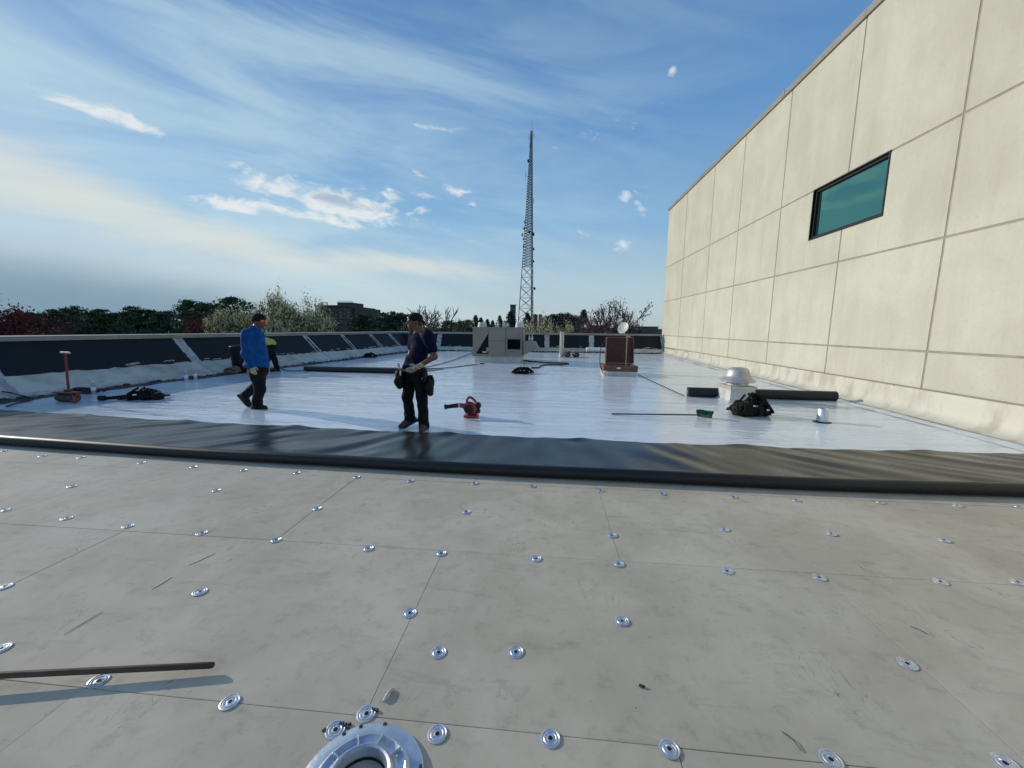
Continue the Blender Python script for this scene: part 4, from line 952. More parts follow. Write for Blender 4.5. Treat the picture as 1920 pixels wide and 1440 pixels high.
MB().box((((tri[2][0]+xb)/2), .19, (tri[0][1]+tri[1][1])/2), (xb-tri[2][0]+.05, .012, tri[0][1]-tri[1][1]+.05)).obj('opening_back', 'dark', ru)
for x, z_, w_, h_ in ((.66, .22, .09, .16), (.52, .06, .20, .07), (.78, .40, .05, .09)):
    MB().box((tri[2][0]+x*.72, .12, z0+.05+z_*.7), (w_, .08, h_), .3, bev=.01).obj('inner_part', 'offwhite', ru)
MB().box((Wd/2, DP/2+.0, ZT+.002), (Wd+.05, DP+.05, .045), bev=.006).obj('top_panel', 'taupe', ru)
# economiser hood on the right side
ye0, ye1 = .05, 1.5
e = [(xd+.02, lz(641)), (lx(1003), lz(641)), (lx(1008), lz(652)), (xd+.02, lz(666))]
e = [(q[0]*1.0, q[1]) for q in e]
MB().slab([(q[0], ye1, q[1]) for q in e], (0, -1, 0), ye1-ye0).obj('side_hood', 'taupe', ru)
for px in (901, 973):
    x = lx(px)
    for y in (.45,):
        MB().lathe([(.20, 0), (.165, .20), (.15, .21), (.15, .05)], 24, c=(x, y, ZT+.02), caps=False).obj('fan_shroud', 'offwhite', ru, True)
bt = None
def bottle(loc, label, group=None):
    global bt
    if bt is None:
        r = thing('water_bottle', label, 'water bottle', loc, 0, group)
        MB().lathe([(.0, .0), (.030, .0), (.033, .01), (.033, .05), (.031, .055), (.033, .06), (.033, .14), (.028, .165), (.014, .19), (.0125, .205)], 16).obj('bottle_body', 'bottle', r, True)
        MB().lathe([(.015, .203), (.015, .222), (.0, .224)], 12).obj('cap', 'label', r, True)
        MB().lathe([(.0338, .07), (.0338, .125)], 16, caps=False).obj('paper_wrap', 'label', r, True)
        bt = r; return r
    return copytree(bt, loc, 0, None, label)
for px, lab in ((992.5, 'left one of two bottles on the rooftop unit side hood'), (997.5, 'right one of two bottles on the rooftop unit side hood')):
    p = atY(px, 641, Yu+.35); bottle((p[0], Yu+.35, lz(641)+.003), lab).scale = (1.25, 1.25, 1.35)
for px, lab in ((934, 'tall bottle on top of the rooftop unit near its middle'), (943.5, 'bottle on top of the rooftop unit, beside the taller one')):
    p = atY(px, 612, Yu+.3); o = bottle((p[0], Yu+.3, ZT+.027), lab); o.scale = (1.3, 1.3, 1.2 if px < 940 else .8)
for px, py, lab in ((177, 741, 'water bottle near the long-strapped tool belt by the red roller'), (350, 716, 'left one of two water bottles at the left parapet foot'), (367, 713, 'right one of two water bottles at the left parapet foot')):
    p = G(px, py); bottle((p[0], p[1], p[2]+.014), lab)
k = MB(); k.box((0, 0, .05), (.20, .14, .09), bev=.02); p = atY(945, 612, Yu+.7)
tag(k.obj('rag', 'offwhite', None, True, (lx(945)+UX0, Yu+.65, ZT+.027)), 'small pale rag lying on top of the rooftop unit', 'rag')

# hoses and cords across the white sheet
def cord(name, label, cat, pts, r=.012, m='cable'):
    k = MB(); add_curved(k, pts, r, 7); return tag(k.obj(name, m, None, True), label, cat)
cord('power_cord', 'thin black cord running from mid roof to the rooftop unit front', 'cord', [G(690, 693, .03), G(760, 692, .03), G(830, 690, .03), G(870, 686, .03), G(897, 682.5, .03)], .014)
cord('power_cord', 'thin black cord running behind the rooftop unit left corner', 'cord', [G(740, 697, .03), G(809, 686, .03), G(850, 675, .03), G(886, 661, .03)], .013)
cord('power_cord', 'short cord from the bending worker boot to the black roll', 'cord', [G(528, 692, .03), G(545, 695.5, .03), G(572, 694.5, .05)], .013)
cord('hose', 'black hose doubling back beside the rooftop unit base', 'hose', [G(982, 675.5, .03), G(1000, 678, .03), G(1030, 680, .03), G(1064, 681, .03), G(1058, 683.5, .03), G(1025, 684, .03), G(1014, 686, .03), G(1010, 689, .03), G(996, 689.5, .03)], .028)
cord('power_cord', 'thin dark cord from the open hatch to the black roll', 'cord', [G(1196, 702, .03), G(1215, 711, .03), G(1245, 725, .03), G(1282, 742, .03)], .010)
k = MB(); p = G(900, 683); k.tube([(0, 0, .03), (.09, -.01, .03), (.19, -.02, .03)], [.022, .028, .018], 8); tag(k.obj('plug', 'redplastic', None, True, tuple(p)), 'reddish plug at the end of the cord beneath the rooftop unit', 'plug')

# tall vent pipe
p = G(1052.5, 670); tv = thing('vent_pipe', 'tall thin white vent pipe beside the two short black rolls', 'vent pipe', tuple(p+[0, .1, .01]))
hv = atY(1052, 622, p[1]+.1)[2]-p[2]
MB().lathe([(.062, 0), (.062, hv), (.052, hv), (.052, hv-.1)], 20, c=(-.03, 0, 0), caps=False).obj('pipe', 'offwhite', tv, True)
MB().lathe([(.04, 0), (.04, hv-.02), (.0, hv-.02)], 16, c=(.075, .05, 0)).obj('side_pipe', 'alu', tv, True)
MB().lathe([(.13, .0), (.10, .03), (.07, .10), (.066, .2)], 20, c=(-.03, 0, 0), caps=False).obj('boot_flashing', 'curb', tv, True)
# short black rolls
for px, lab in ((1064.5, 'left one of two short black rolls by the tall vent pipe'), (1081, 'right one of two short black rolls by the tall vent pipe')):
    p = G(px+1, 670.5)
    r = thing('short_roll', lab, 'membrane roll', (p[0], p[1], p[2]+.01), R(12), 'short black rolls by the vent pipe')
    MB().lathe([(.055, .03), (.06, 0), (.115, 0), (.122, .01), (.122, .55), (.1, .56)], 22, c=(0, 0, .125), axis=(0, 1, 0)).obj('rolled_sheet', 'roll', r, True)
    MB().lathe([(.0, .02), (.058, .02)], 16, c=(0, 0, .125), axis=(0, 1, 0)).obj('roll_core', 'cord', r)
# white rolled sheets at the far parapet
for (xa_, xb_, py, rr_, lab) in ((1099, 1136, 661.5, .15, 'white rolled sheet at far parapet, left of the hatch'), (1187, 1199, 660, .14, 'short lumpy white roll at far parapet just right of the hatch'), (1200, 1236, 661, .12, 'white rolled sheet at far parapet ending at the tall wall')):
    a, b = G(xa_, py), G(xb_, py); r = thing('white_roll', lab, 'membrane roll', (a[0], a[1]+rr_, a[2]+.012))
    L_ = b[0]-a[0]; n = 10
    MB().lathe([(rr_*.7, 0)]+[(rr_*(1+.06*sin(i*2.3)), L_*(i+.2)/n) for i in range(n)]+[(rr_*.7, L_)], 20, c=(0, 0, rr_), axis=(1, .02, 0)).obj('rolled_sheet', 'seam', r, True)
    MB().lathe([(rr_*.3, -.012), (rr_*.3, .02)], 12, c=(0, 0, rr_), axis=(1, .02, 0)).obj('roll_core', 'bplastic', r, True)

# roof hatch with open lid
p = G(1133, 705); q = G(1192, 705); Yh = p[1]; zh = zf(Yh); Wh = q[0]-p[0]
hx = lambda px: atY(px, 690, Yh)[0]-p[0]; hz_ = lambda py: atY(1162, py, Yh)[2]
ha = thing('roof_hatch', 'open brown roof hatch with its lid standing upright', 'roof hatch', (p[0], Yh, 0))
hd = 0.95
z1, z2, z3 = zh, hz_(697), hz_(686)
MB().box((Wh/2, hd/2, (z1+z2)/2+.005), (Wh, hd, z2-z1), bev=.02).obj('white_curb', 'curb', ha)
k = MB(); t_ = .11
for (cx_, cy_, w_, d_) in ((Wh/2, t_/2, Wh+.04, t_), (Wh/2, hd-t_/2, Wh+.04, t_), (t_/2-.02, hd/2, t_, hd-2*t_), (Wh-t_/2+.02, hd/2, t_, hd-2*t_)): k.box((cx_, cy_, (z2+z3)/2), (w_, d_, z3-z2))
k.obj('frame', 'hatch', ha)
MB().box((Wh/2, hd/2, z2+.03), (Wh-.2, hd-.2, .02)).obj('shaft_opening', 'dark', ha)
lw0, lw1 = hx(1137)*1.03, hx(1189)*1.0; zt = atY(1160, 632, Yh+hd)[2]
lid = MB(); lh = zt-z3+.12
sc = (Yh+hd)/Yh
lx0, lx1 = hx(1134.5), hx(1187)
lx0w, lx1w = (p[0]+lx0)*sc-p[0], (p[0]+lx1)*sc-p[0]
tx0, tx1 = (atY(1137, 632, Yh+hd)[0]-p[0]), (atY(1188, 632, Yh+hd)[0]-p[0])
def lidslab(ins_, y0, y1, m, name, za, zb_):
    P = [(lx0w+ins_, y0, za), (lx1w-ins_, y0, za), (tx1-ins_, y0+.06, zb_), (tx0+ins_, y0+.06, zb_)]
    return MB().slab(P, (0, 1, 0), y1-y0).obj(name, m, ha)
ld = lidslab(0, hd-.02, hd+.05, 'hatch', 'lid', z3+.004, zt)
lidslab(.05, hd-.045, hd-.022, 'hatchin', 'lid_liner', z3+.06, zt-.05)
k = MB()
for s0 in (0, 1):
    xq = (lx0w if s0 == 0 else lx1w-.03); k.slab([(xq, hd-.10, z3+.01), (xq+.03, hd-.10, z3+.01), (xq+.03+(tx1-lx1w if s0 else tx0-lx0w), hd-.04, zt), (xq+(tx1-lx1w if s0 else tx0-lx0w), hd-.04, zt)], (0, 1, 0), .078)
k.slab([(tx0+.03, hd-.04, zt-.03), (tx1-.03, hd-.04, zt-.03), (tx1-.03, hd-.04, zt), (tx0+.03, hd-.04, zt)], (0, 1, 0), .078)
k.obj('lid_rim', 'hatch', ha)
MB().tube([(hx(1177.5), .35, z3-.1), (hx(1178), .42, zt+.1)], .016, 8).obj('grab_post', 'rod', ha, True)
MB().tube([(hx(1139), .6, z3), (hx(1139), .75, z3+.35)], .014, 8).obj('hold_open_arm', 'rod', ha, True)
MB().box((hx(1160), -.012, (z2+z3)/2+.02), (.12, .012, .05), bev=.003).obj('hasp', 'galv', ha)
k = MB(); add_curved(k, [(hx(1136), .5, zt-.1), (hx(1128), .35, zt-.35), (hx(1126), .2, z3+.1), (hx(1129), .05, z2+.03), (hx(1134), -.06, z1+.04), (hx(1140), -.08, z1+.08)], .013, 7); k.obj('pull_cord', 'cable', ha, True)
k = MB(); k.lathe([(.06, 0), (.075, .01), (.075, .07), (.06, .08)], 18, c=(hx(1136), -.10, z1+.10), axis=(0, 1, 0)); k.obj('round_fitting', 'offwhite', ha, True)

# satellite dish on the far parapet
p = atY(1171, 622, 24.1); ds = thing('satellite_dish', 'pale satellite dish on the far parapet behind the open hatch', 'satellite dish', (p[0], 24.75, 1.26))
MB().tube([(.12, 0, 0), (.12, 0, .18), (.05, -.03, .30)], .03, 8).obj('mast', 'galv', ds, True)
nn = np.array([-.62, -.62, .38]); nn /= np.linalg.norm(nn)
MB().lathe([(.0, 0.0), (.16, .018), (.28, .05), (.37, .09), (.375, .085), (.28, .035), (.16, .002), (.0, -.016)], 32, c=(.06, 0, .33), axis=nn, caps=False).obj('reflector', 'offwhite', ds, True)
MB().tube([(.02, -.05, .02), tuple(np.array([.06, 0, .33])+nn*.42-np.array([0, 0, .1]))], .016, 6).obj('feed_arm', 'galv', ds, True)
MB().box(tuple(np.array([.06, 0, .33])+nn*.44-np.array([0, 0, .09])), (.07, .1, .07), .7, bev=.01).obj('feed_horn', 'offwhite', ds)

# mid-roof roll with its unrolled sheet
a, b = G(569, 697), G(778, 702.5); ax = b-a; L_ = float(np.linalg.norm(ax)); rr = .085
mr = thing('membrane_roll', 'thin black membrane roll behind the standing worker, partly unrolled', 'membrane roll', (a[0], a[1]+rr, a[2]+.012), math.atan2(ax[1], ax[0]))
MB().lathe([(rr-.03, 0), (rr, .008), (rr, L_-.008), (rr-.03, L_)], 22, c=(0, 0, rr), axis=(1, 0, 0)).obj('rolled_part', 'roll', mr, True)
def fn(u, v):
    x = .25+(L_-.3)*u+0.5*v; y = .05+1.5*v; return (x, y, .012+zf(a[1]+y)-zf(a[1])+.004*sin(x*3+y*5))
MB().grid(fn, list(np.linspace(0, 1, 40)), list(np.linspace(0, 1, 14))).obj('flat_sheet', 'black', mr, 'all')

# black bin and tan bundle by the parapet
p = G(444, 700); bn = thing('trash_bin', 'black bin standing by the left parapet behind the walking worker', 'bin', (p[0], p[1]+.2, p[2]+.012))
mpx = (p[1]+.2)/FPX
r0 = 17.0*mpx; hb = 55*mpx
MB().lathe([(r0*.80, 0), (r0*.84, .02), (r0*.97, hb*.88), (r0*1.02, hb*.90), (r0*1.02, hb*.95), (r0*.97, hb*.965), (r0*.93, hb*.90)], 34, caps=True).obj('bin_body', 'bplastic', bn, True)
b = Blob(.018, .04)
for i in range(8): b.ell((r0*.6*cos(i*.8), r0*.6*sin(i*.8), hb*.93+.03*sin(i*2.1)), (r0*.35, r0*.35, .05))
b.obj('bin_liner', 'knit', bn, folds(.01, 50))
p = G(428, 702); tb = thing('bundle', 'tan canvas bundle lying at the foot of the black bin', 'bundle', (p[0], p[1]+.1, p[2]+.012))
b = Blob(.014, .04); b.ell((-.02, 0, .10), (.16, .14, .10)); b.ell((.16, .02, .12), (.13, .12, .12), .3); b.ell((.05, -.06, .06), (.2, .1, .06)); b.obj('canvas', 'tan', tb, folds(.009, 45))
k = MB(); add_curved(k, [(-.15, -.08, .05), (-.05, -.13, .14), (.1, -.12, .16), (.24, -.08, .08)], .014, 6); k.obj('strap', 'strap', tb, True)

# ================================================================== PEOPLE
def person_root(px, py, label):
    p = G(px, py); return thing('person', label, 'person', (p[0], p[1], p[2]+.016), YAW), p
def K(root_p):
    rx = np.array([cos(YAW), sin(YAW), 0]); ry = np.array([-sin(YAW), cos(YAW), 0])
    o = root_p+np.array([0, 0, .016])
    def f(px, py, v=0.0):
        d = ray(px, py); c = np.array([0, 0, CAMH]); t = ((o-c).dot(ry))/d.dot(ry); q = c+d*t-o   # on the figure's own upright plane
        return np.array([q.dot(rx), v, q[2]])
    return f
def head(body, hair_, c, f, s=1.0, jaw=0.0):
    """c: skull centre, f: facing unit (u,v); adds skull, jaw, nose, lips, ear sockets to a Blob"""
    f = np.array([f[0], f[1], 0.0]); f /= np.linalg.norm(f); l = np.array([-f[1], f[0], 0]); rz = math.atan2(f[1], f[0]); up = np.array([0, 0, 1.])
    body.ell(c+up*.015, (.098*s, .078*s, .100*s), rz, .02)
    body.ell(c+f*.030-up*.045, (.066*s, .060*s, .082*s), rz, .025)
    body.ell(c+f*.070-up*.098, (.028*s, .034*s, .024*s), rz, .02)      # chin
    body.ell(c+f*.086+up*.022, (.016*s, .050*s, .012*s), rz, .015)     # brow
    body.cone(c+f*.092+up*.006, c+f*.114-up*.032, .0085*s, .0135*s, .010)   # nose
    body.cone(c+f*.100-up*.040+l*.010, c+f*.100-up*.040-l*.010, .0095, .0095, .008)
    for sd in (-1, 1):
        body.ell(c+f*.097+l*sd*.031-up*.003, (.013, .016, .011), rz, .010, True)     # eye socket
        body.ell(c+f*.088+l*sd*.031-up*.003, (.011, .012, .010), rz, .004)           # eyeball
        body.ell(c-f*.006+l*sd*.080-up*.012, (.018, .010, .031), rz, .006)           # ear
        body.ell(c+f*.066+l*sd*.036-up*.036, (.024, .022, .020), rz, .02)            # cheek
    body.cone(c+f*.097-up*.066+l*.02, c+f*.097-up*.066-l*.02, .0075, .0075, .006)    # lips
    body.cone(c+f*.094-up*.078+l*.016, c+f*.094-up*.078-l*.016, .008, .008, .006)
def hand(b, wrist, d, side, palm_n, curl=0.5, s=1.0):
    """d: direction of the fingers, palm_n: normal out of the palm, side: towards the thumb"""
    d = d/np.linalg.norm(d); side = side-d*side.dot(d); side /= np.linalg.norm(side); pn = np.cross(d, side)
    if pn.dot(palm_n) < 0: pn = -pn
    pc = wrist+d*.050*s
    b.cone(wrist, wrist+d*.085*s+side*.018*s, .028*s, .020*s, .015); b.cone(wrist, wrist+d*.082*s-side*.020*s, .026*s, .018*s, .015)
    for i, (o, L) in enumerate(((.032, .070), (.011, .080), (-.011, .074), (-.032, .058))):
        a = wrist+d*(.088-.004*abs(i-1))*s+side*o*s; L *= s
        p1 = a+(d*cos(curl*.5)+pn*sin(curl*.5))*L*.45
        p2 = p1+(d*cos(curl*1.3)+pn*sin(curl*1.3))*L*.32; p3 = p2+(d*cos(curl*2)+pn*sin(curl*2))*L*.26
        b.chain([a, p1, p2, p3], [.0108*s, .0098*s, .009*s, .0078*s], .004)
    t0 = wrist+d*.030*s+side*.026*s; t1 = t0+(side*.7+d*.7+pn*.25)*.042*s; t2 = t1+(side*.3+d*.9+pn*.3)*.034*s
    b.chain([t0, t1, t2], [.015*s, .0125*s, .0105*s], .008)
def boot(root, ank, toe_dir, mname, tilt=0.0, s=1.0, name='boot', ground=None):
    """ank: ankle point; toe_dir (u,v) ; tilt>0 lowers the toe"""
    f = np.array([toe_dir[0], toe_dir[1], 0.0]); f /= np.linalg.norm(f); up = np.array([0, 0, 1.]); rz = math.atan2(f[1], f[0])
    ct, st = cos(tilt), sin(tilt); F = f*ct-up*st; U = up*ct+f*st
    heel = ank-U*.085*s-F*.045*s; l = np.cross(U, F)
    b = Blob(.008, .025)
    b.cone(ank+U*.07, ank-U*.03, .062*s, .056*s); b.cone(heel+U*.040, heel+F*.10+U*.050, .042*s, .046*s); b.cone(heel+F*.10+U*.045, heel+F*.215*s+U*.032, .046*s, .038*s)
    b.cone(ank-U*.02, heel+F*.15+U*.05, .05*s, .042*s)
    o = b.obj(name, mname, root)
    so_ = MB(); out = []
    for q, w_ in ((-.045, .022), (-.02, .040), (.04, .039), (.10, .044), (.17, .052), (.225, .042), (.252, .02)): out.append((q, w_))
    P = [heel+F*q*s+l*w_*s-U*.012 for q, w_ in out]+[heel+F*q*s-l*w_*s-U*.012 for q, w_ in out[::-1]]
    so_.slab(P, U, .026); so_.obj('sole', 'sole', o, True)
    return o
UP = np.array([0, 0, 1.])

# ---- worker in blue, walking to the right
r1, p = person_root(489, 766.5, 'person in blue sweatshirt and black beanie walking across the white roof'); k1 = K(p)
hd1 = k1(487, 602); fc = (1.0, -.30)
b = Blob(.009, .03); head(b, None, hd1, fc)
nk = k1(478.5, 617); pel = k1(484, 695)
shn, shf_ = k1(474, 627, -.17), k1(474, 627, .15)
eln, elf = k1(477.5, 661, -.23), k1(480, 660, .20)
wrn, wrf = k1(487, 683, -.23), k1(486, 684, .20)
hn, hf = k1(487, 700, -.09), k1(482, 700, .09)
knn, knf = k1(493.5, 727, -.09), k1(480.5, 722, .09)
ann, anf = k1(488.5, 756, -.09), k1(455.5, 741, .10)
b.cone(hd1-UP*.05-np.array([.03, 0, 0]), nk, .055, .062); b.cone(nk, k1(478, 640), .06, .09); b.ell(k1(478, 652), (.11, .15, .20)); b.ell(k1(483, 685), (.12, .16, .14))
for s_, e_, w_ in ((shn, eln, wrn), (shf_, elf, wrf)): b.chain([nk-UP*.12, s_-UP*.03, e_, w_], [.05, .045, .042, .03])
for h_, k_, a_ in ((hn, knn, ann), (hf, knf, anf)): b.chain([pel, h_, k_, a_], [.1, .08, .055, .04])
b.obj('body', 'skin', r1)
s = Blob(.011, .045)
s.cone(nk-UP*.008, k1(477.5, 630), .082, .15); s.cone(nk-UP*.06+np.array([-.02, -.05, 0]), shn, .085, .085); s.cone(nk-UP*.06+np.array([-.02, .05, 0]), shf_, .085, .085); s.ell(k1(477.5, 645), (.150, .20, .20)); s.ell(k1(480, 668), (.175, .205, .22)); s.ell(k1(480.5, 683), (.205, .205, .10))
for s_, e_, w_ in ((shn, eln, wrn), (shf_, elf, wrf)): s.chain([s_+UP*.0, e_, w_], [.088, .076, .058], .05)
s.obj('sweatshirt', 'bluefab', r1, folds(.007, 26, 1))
MB().lathe([(.07, 0), (.078, .012), (.07, .03)], 20, c=nk-UP*.005, axis=(.25, 0, 1), caps=False).obj('collar', 'bluefab', r1, True)
t = Blob(.011, .035)
t.ell(pel-UP*.01, (.165, .175, .14)); 
t.chain([hn+UP*.02, knn, ann+UP*.05, ann-UP*.02], [.125, .09, .082, .085]); t.chain([hf+UP*.02, knf, (knf+anf)/2, anf], [.125, .092, .085, .08])
t.obj('trousers', 'denim', r1, folds(.006, 34, 2))
boot(r1, k1(485.5, 756.5, -.09), (1, -.08), 'boot', 0.0, 1.05)
dd = k1(464, 757, .10)-k1(447, 739, .10); tilt = math.atan2(-dd[2], dd[0])
boot(r1, anf+np.array([-.03, 0, -.02]), (1, .0), 'boot', tilt, 1.05)
g = Blob(.0055, .012); hand(g, wrn, np.array([.25, -.05, -1.0]), np.array([1.0, .2, 0]), np.array([0, 1, 0]), .45, 1.08); g.cone(wrn+UP*.03, wrn-UP*.02, .038, .034); g.obj('glove', 'glove', r1)
g = Blob(.0055, .012); hand(g, wrf, np.array([.3, 0, -1.0]), np.array([1.0, -.2, 0]), np.array([0, -1, 0]), .45, 1.05); g.obj('glove', 'glove', r1)
# beanie
h = Blob(.009, .03); h.ell(hd1+UP*.050-np.array([.016, 0, 0]), (.120, .100, .092), -.29); h.cone(hd1+UP*.022+np.array([.06, -.02, .012]), hd1+UP*.022-np.array([.10, -.02, .0]), .05, .062)
h.obj('beanie', 'knit', r1, lambda X, Y, Z: .0018*np.sin(Z*260))
fx = np.array([1.0, -.30, 0])/math.hypot(1, .3); lx_ = np.array([-fx[1], fx[0], 0])
k = MB()
for sd in (-1, 1):
    k.box(hd1+fx*.105+lx_*sd*.034+UP*.000, (.014, .056, .040), math.atan2(fx[1], fx[0])+sd*.35, bev=.006)
g1 = k.obj('safety_glasses', 'orange', r1, True)
k = MB()
for sd in (-1, 1): k.tube([hd1+fx*.095+lx_*sd*.060+UP*.008, hd1-fx*.01+lx_*sd*.086+UP*.010], .004, 6)
k.obj('temple', 'bplastic', g1, True)
hr = Blob(.008, .015); hr.ell(hd1-fx*.05-UP*.03, (.055, .074, .05), math.atan2(fx[1], fx[0])); hr.obj('hair', 'hair', r1)

# ---- worker in navy T-shirt, standing with tool pouches
r2, p = person_root(783, 803, 'person in navy T-shirt, black backward cap and tool pouches, standing'); k2 = K(p)
fz = np.array([-.88, -.47, 0]); fz /= np.linalg.norm(fz); lz_ = np.array([-fz[1], fz[0], 0])
hd2 = k2(777.5, 602.5); nk = k2(786, 620)
pel = k2(777, 698)
shl, shr = k2(806, 631, -.15), k2(773, 629, .14)
ell_, wrl = k2(819.5, 667, -.20), k2(793, 684, -.26)
elr, wrr = k2(765, 664, .20), k2(757, 688, .08)
hl, hrr = k2(789, 704, -.07), k2(769, 704, .06)
knl, knr = k2(793.5, 743, -.08), k2(763.5, 743, .02)
anl, anr = k2(796, 793, -.06), k2(767.5, 783, .02)
b = Blob(.008, .03); head(b, None, hd2, (fz[0], fz[1]))
b.cone(hd2-UP*.05-fz*.03, nk, .056, .062); b.cone(nk, k2(787, 634), .07, .09); b.ell(k2(788, 648), (.15, .09, .17), math.atan2(lz_[1], lz_[0])); b.ell(k2(780, 680), (.13, .09, .14), math.atan2(lz_[1], lz_[0]))
b.chain([nk-UP*.04, shl, ell_, wrl], [.06, .058, .044, .031]); b.chain([nk-UP*.04, shr, elr, wrr], [.06, .055, .043, .031])
for h_, k_, a_ in ((hl, knl, anl), (hrr, knr, anr)): b.chain([pel, h_, k_, a_], [.1, .08, .05, .04])
b.obj('body', 'skin', r2)
s = Blob(.010, .045)
rzc = math.atan2(lz_[1], lz_[0])
s.cone(nk-UP*.025, k2(787, 632), .075, .13); s.ell(k2(789, 645), (.205, .135, .17), rzc); s.ell(k2(784, 665), (.185, .135, .17), rzc); s.ell(k2(776.5, 684), (.180, .145, .085), rzc); s.ell(k2(764, 687, -.02), (.07, .08, .05)); s.ell(k2(769, 678, .02), (.085, .10, .11))
s.chain([shl+UP*.005, shl+(ell_-shl)*.62], [.092, .078]); s.chain([shr+UP*.005, shr+(elr-shr)*.6], [.09, .078])
s.obj('t_shirt', 'navy', r2, folds(.006, 22, 3))
k = MB().lathe([(.068, -.004), (.074, .008), (.066, .02)], 20, c=nk-UP*.012, axis=(-.12, -.1, 1), caps=False); k.obj('collar', 'navy', r2, True)
t = Blob(.010, .035); t.ell(pel+UP*.01, (.165, .14, .14), rzc)
t.chain([hl+UP*.03, knl, anl+UP*.06, anl-UP*.035], [.118, .082, .075, .082]); t.chain([hrr+UP*.03, knr, anr+UP*.06, anr-UP*.02], [.118, .08, .074, .08])
t.obj('trousers', 'greytr', r2, folds(.006, 34, 4))
boot(r2, anl-UP*.005+np.array([0, .0, 0]), (.05, -1.0), 'bootbrown', 0.0, 1.05)
dd = k2(746, 797)-k2(775, 786); boot(r2, anr+np.array([.005, 0, -.005]), (-.88, -.48), 'bootbrown', .40, 1.05)
g = Blob(.005, .012); dv = k2(775, 693, -.30)-wrl; hand(g, wrl, dv, np.array([-.3, -.4, .9]), np.array([0, 1.0, .2]), .35, 1.12); g.cone(wrl-dv*.25, wrl+dv*.1, .040, .034); g.obj('glove', 'glove', r2)
g = Blob(.005, .012); hand(g, wrr, np.array([-.25, -.2, -1.0]), np.array([-.6, -.6, .2]), np.array([.6, -.4, 0]), .5, 1.08); g.obj('glove', 'glove', r2)
h = Blob(.008, .025); h.ell(hd2+UP*.042-fz*.012, (.112, .094, .088), math.atan2(fz[1], fz[0])); h.cone(hd2-fz*.10+UP*.005+lz_*.03, hd2-fz*.155-UP*.04+lz_*.02, .028, .012); h.cone(hd2-fz*.10+UP*.005-lz_*.03, hd2-fz*.155-UP*.04-lz_*.02, .028, .012)
hc = h.obj('cap', 'knit', r2)
k = MB(); 
for i, a_ in enumerate((-.55, -.2, .2)):
    dvec = fz*cos(a_)+lz_*sin(a_); k.box(hd2+dvec*.103+UP*(.048+.01*(i % 2)), (.012, .026, .016), math.atan2(dvec[1], dvec[0]), bev=.003)
k.obj('cap_badge', 'silver', hc, True)
h = Blob(.008, .02); h.ell(hd2-fz*.06-UP*.035, (.058, .078, .062), math.atan2(fz[1], fz[0])); h.obj('hair', 'hair', r2)
k = MB()
for sd in (-1, 1): k.box(hd2+fz*.106+lz_*sd*.033+UP*.0, (.008, .050, .030), math.atan2(fz[1], fz[0])+sd*.3, bev=.004)
k.obj('safety_glasses', 'bplastic', r2, True)
# belt, pouches and tools
k = MB(); pts = []
for i in range(29):
    a_ = 2*pi*i/28; pts.append(k2(778, 693)+lz_*.185*cos(a_)+fz*.15*sin(a_)+UP*.01*sin(a_*2))
k.tube(pts, .028, 8, flat=1.2); bl = k.obj('belt', 'leather', r2, True)
def pouch(px0, px1, py0, py1, v, seed):
    a_, c_ = k2(px0, py1, v), k2(px1, py0, v); cx_ = (a_+c_)/2; hw, hh = (c_[0]-a_[0])/2, (c_[2]-a_[2])/2
    B = Blob(.009, .02); rn = random.Random(seed)
    B.ell(cx_+UP*hh*.35, (hw*.95, .075, hh*.60)); B.ell(cx_-UP*hh*.35, (hw*.85, .085, hh*.62)); B.ell(cx_+np.array([hw*.4, -.04, hh*.1]), (hw*.5, .06, hh*.5)); B.ell(cx_+np.array([-hw*.4, -.05, -hh*.2]), (hw*.5, .05, hh*.45))
    o = B.obj('pouch', 'leather', bl, folds(.006, 40, seed)); return cx_, hw, hh
c1, w1, h1 = pouch(743, 759, 690, 730, -.06, 1); c2_, w2, h2 = pouch(802, 818, 700, 740, -.14, 2); pouch(797, 806, 694, 716, -.19, 3)
k = MB(); k.tube([c1+UP*h1*.6, c1+UP*(h1+.05)], .010, 8); k.box(c1+UP*(h1+.055)+np.array([.0, -.02, 0]), (.03, .03, .05), bev=.006); k.obj('hand_tool', 'silver', bl, True)
k = MB(); k.tube([c1+np.array([.04, -.08, h1*.4]), c1+np.array([.045, -.08, h1*.85])], .012, 8); k.obj('hand_tool', 'offwhite', bl, True)
k = MB(); k.tube([c2_+UP*h2*.4+np.array([.05, -.05, 0]), c2_+UP*(h2*.98)+np.array([.04, -.06, 0])], .013, 8); k.obj('hand_tool', 'strap', bl, True)

# ---- worker bending down behind the one in blue
r3, p = person_root(521, 697, 'person in yellow safety vest bending down beside the left parapet'); k3 = K(p)
hp = k3(505, 646); ch = k3(483, 645); nk = k3(473, 650); hd3 = k3(465.5, 657)
b = Blob(.012, .03); 
f3 = np.array([-.75, 0, -.66]); b.ell(hd3, (.10, .08, .10)); b.ell(hd3+f3*.04-UP*.03, (.07, .06, .08)); b.cone(hd3+f3*.09, hd3+f3*.115, .012, .013)
b.cone(hd3, nk, .055, .06); b.chain([nk, ch, hp], [.07, .13, .13])
hA, hB = k3(508.5, 652, -.09), k3(506, 653, .10); kA, kB = k3(517, 672, -.09), k3(497, 675, .10); aA, aB = k3(522.5, 690, -.09), k3(494, 691, .10)
sA, sB = k3(480, 650, -.17), k3(480, 649, .17); eA, eB = k3(476, 668, -.2), k3(474, 668, .2); wA, wB = k3(468, 683, -.15), k3(467, 683, .15)
for s_, e_, w_ in ((sA, eA, wA), (sB, eB, wB)): b.chain([ch, s_, e_, w_], [.06, .055, .043, .031])
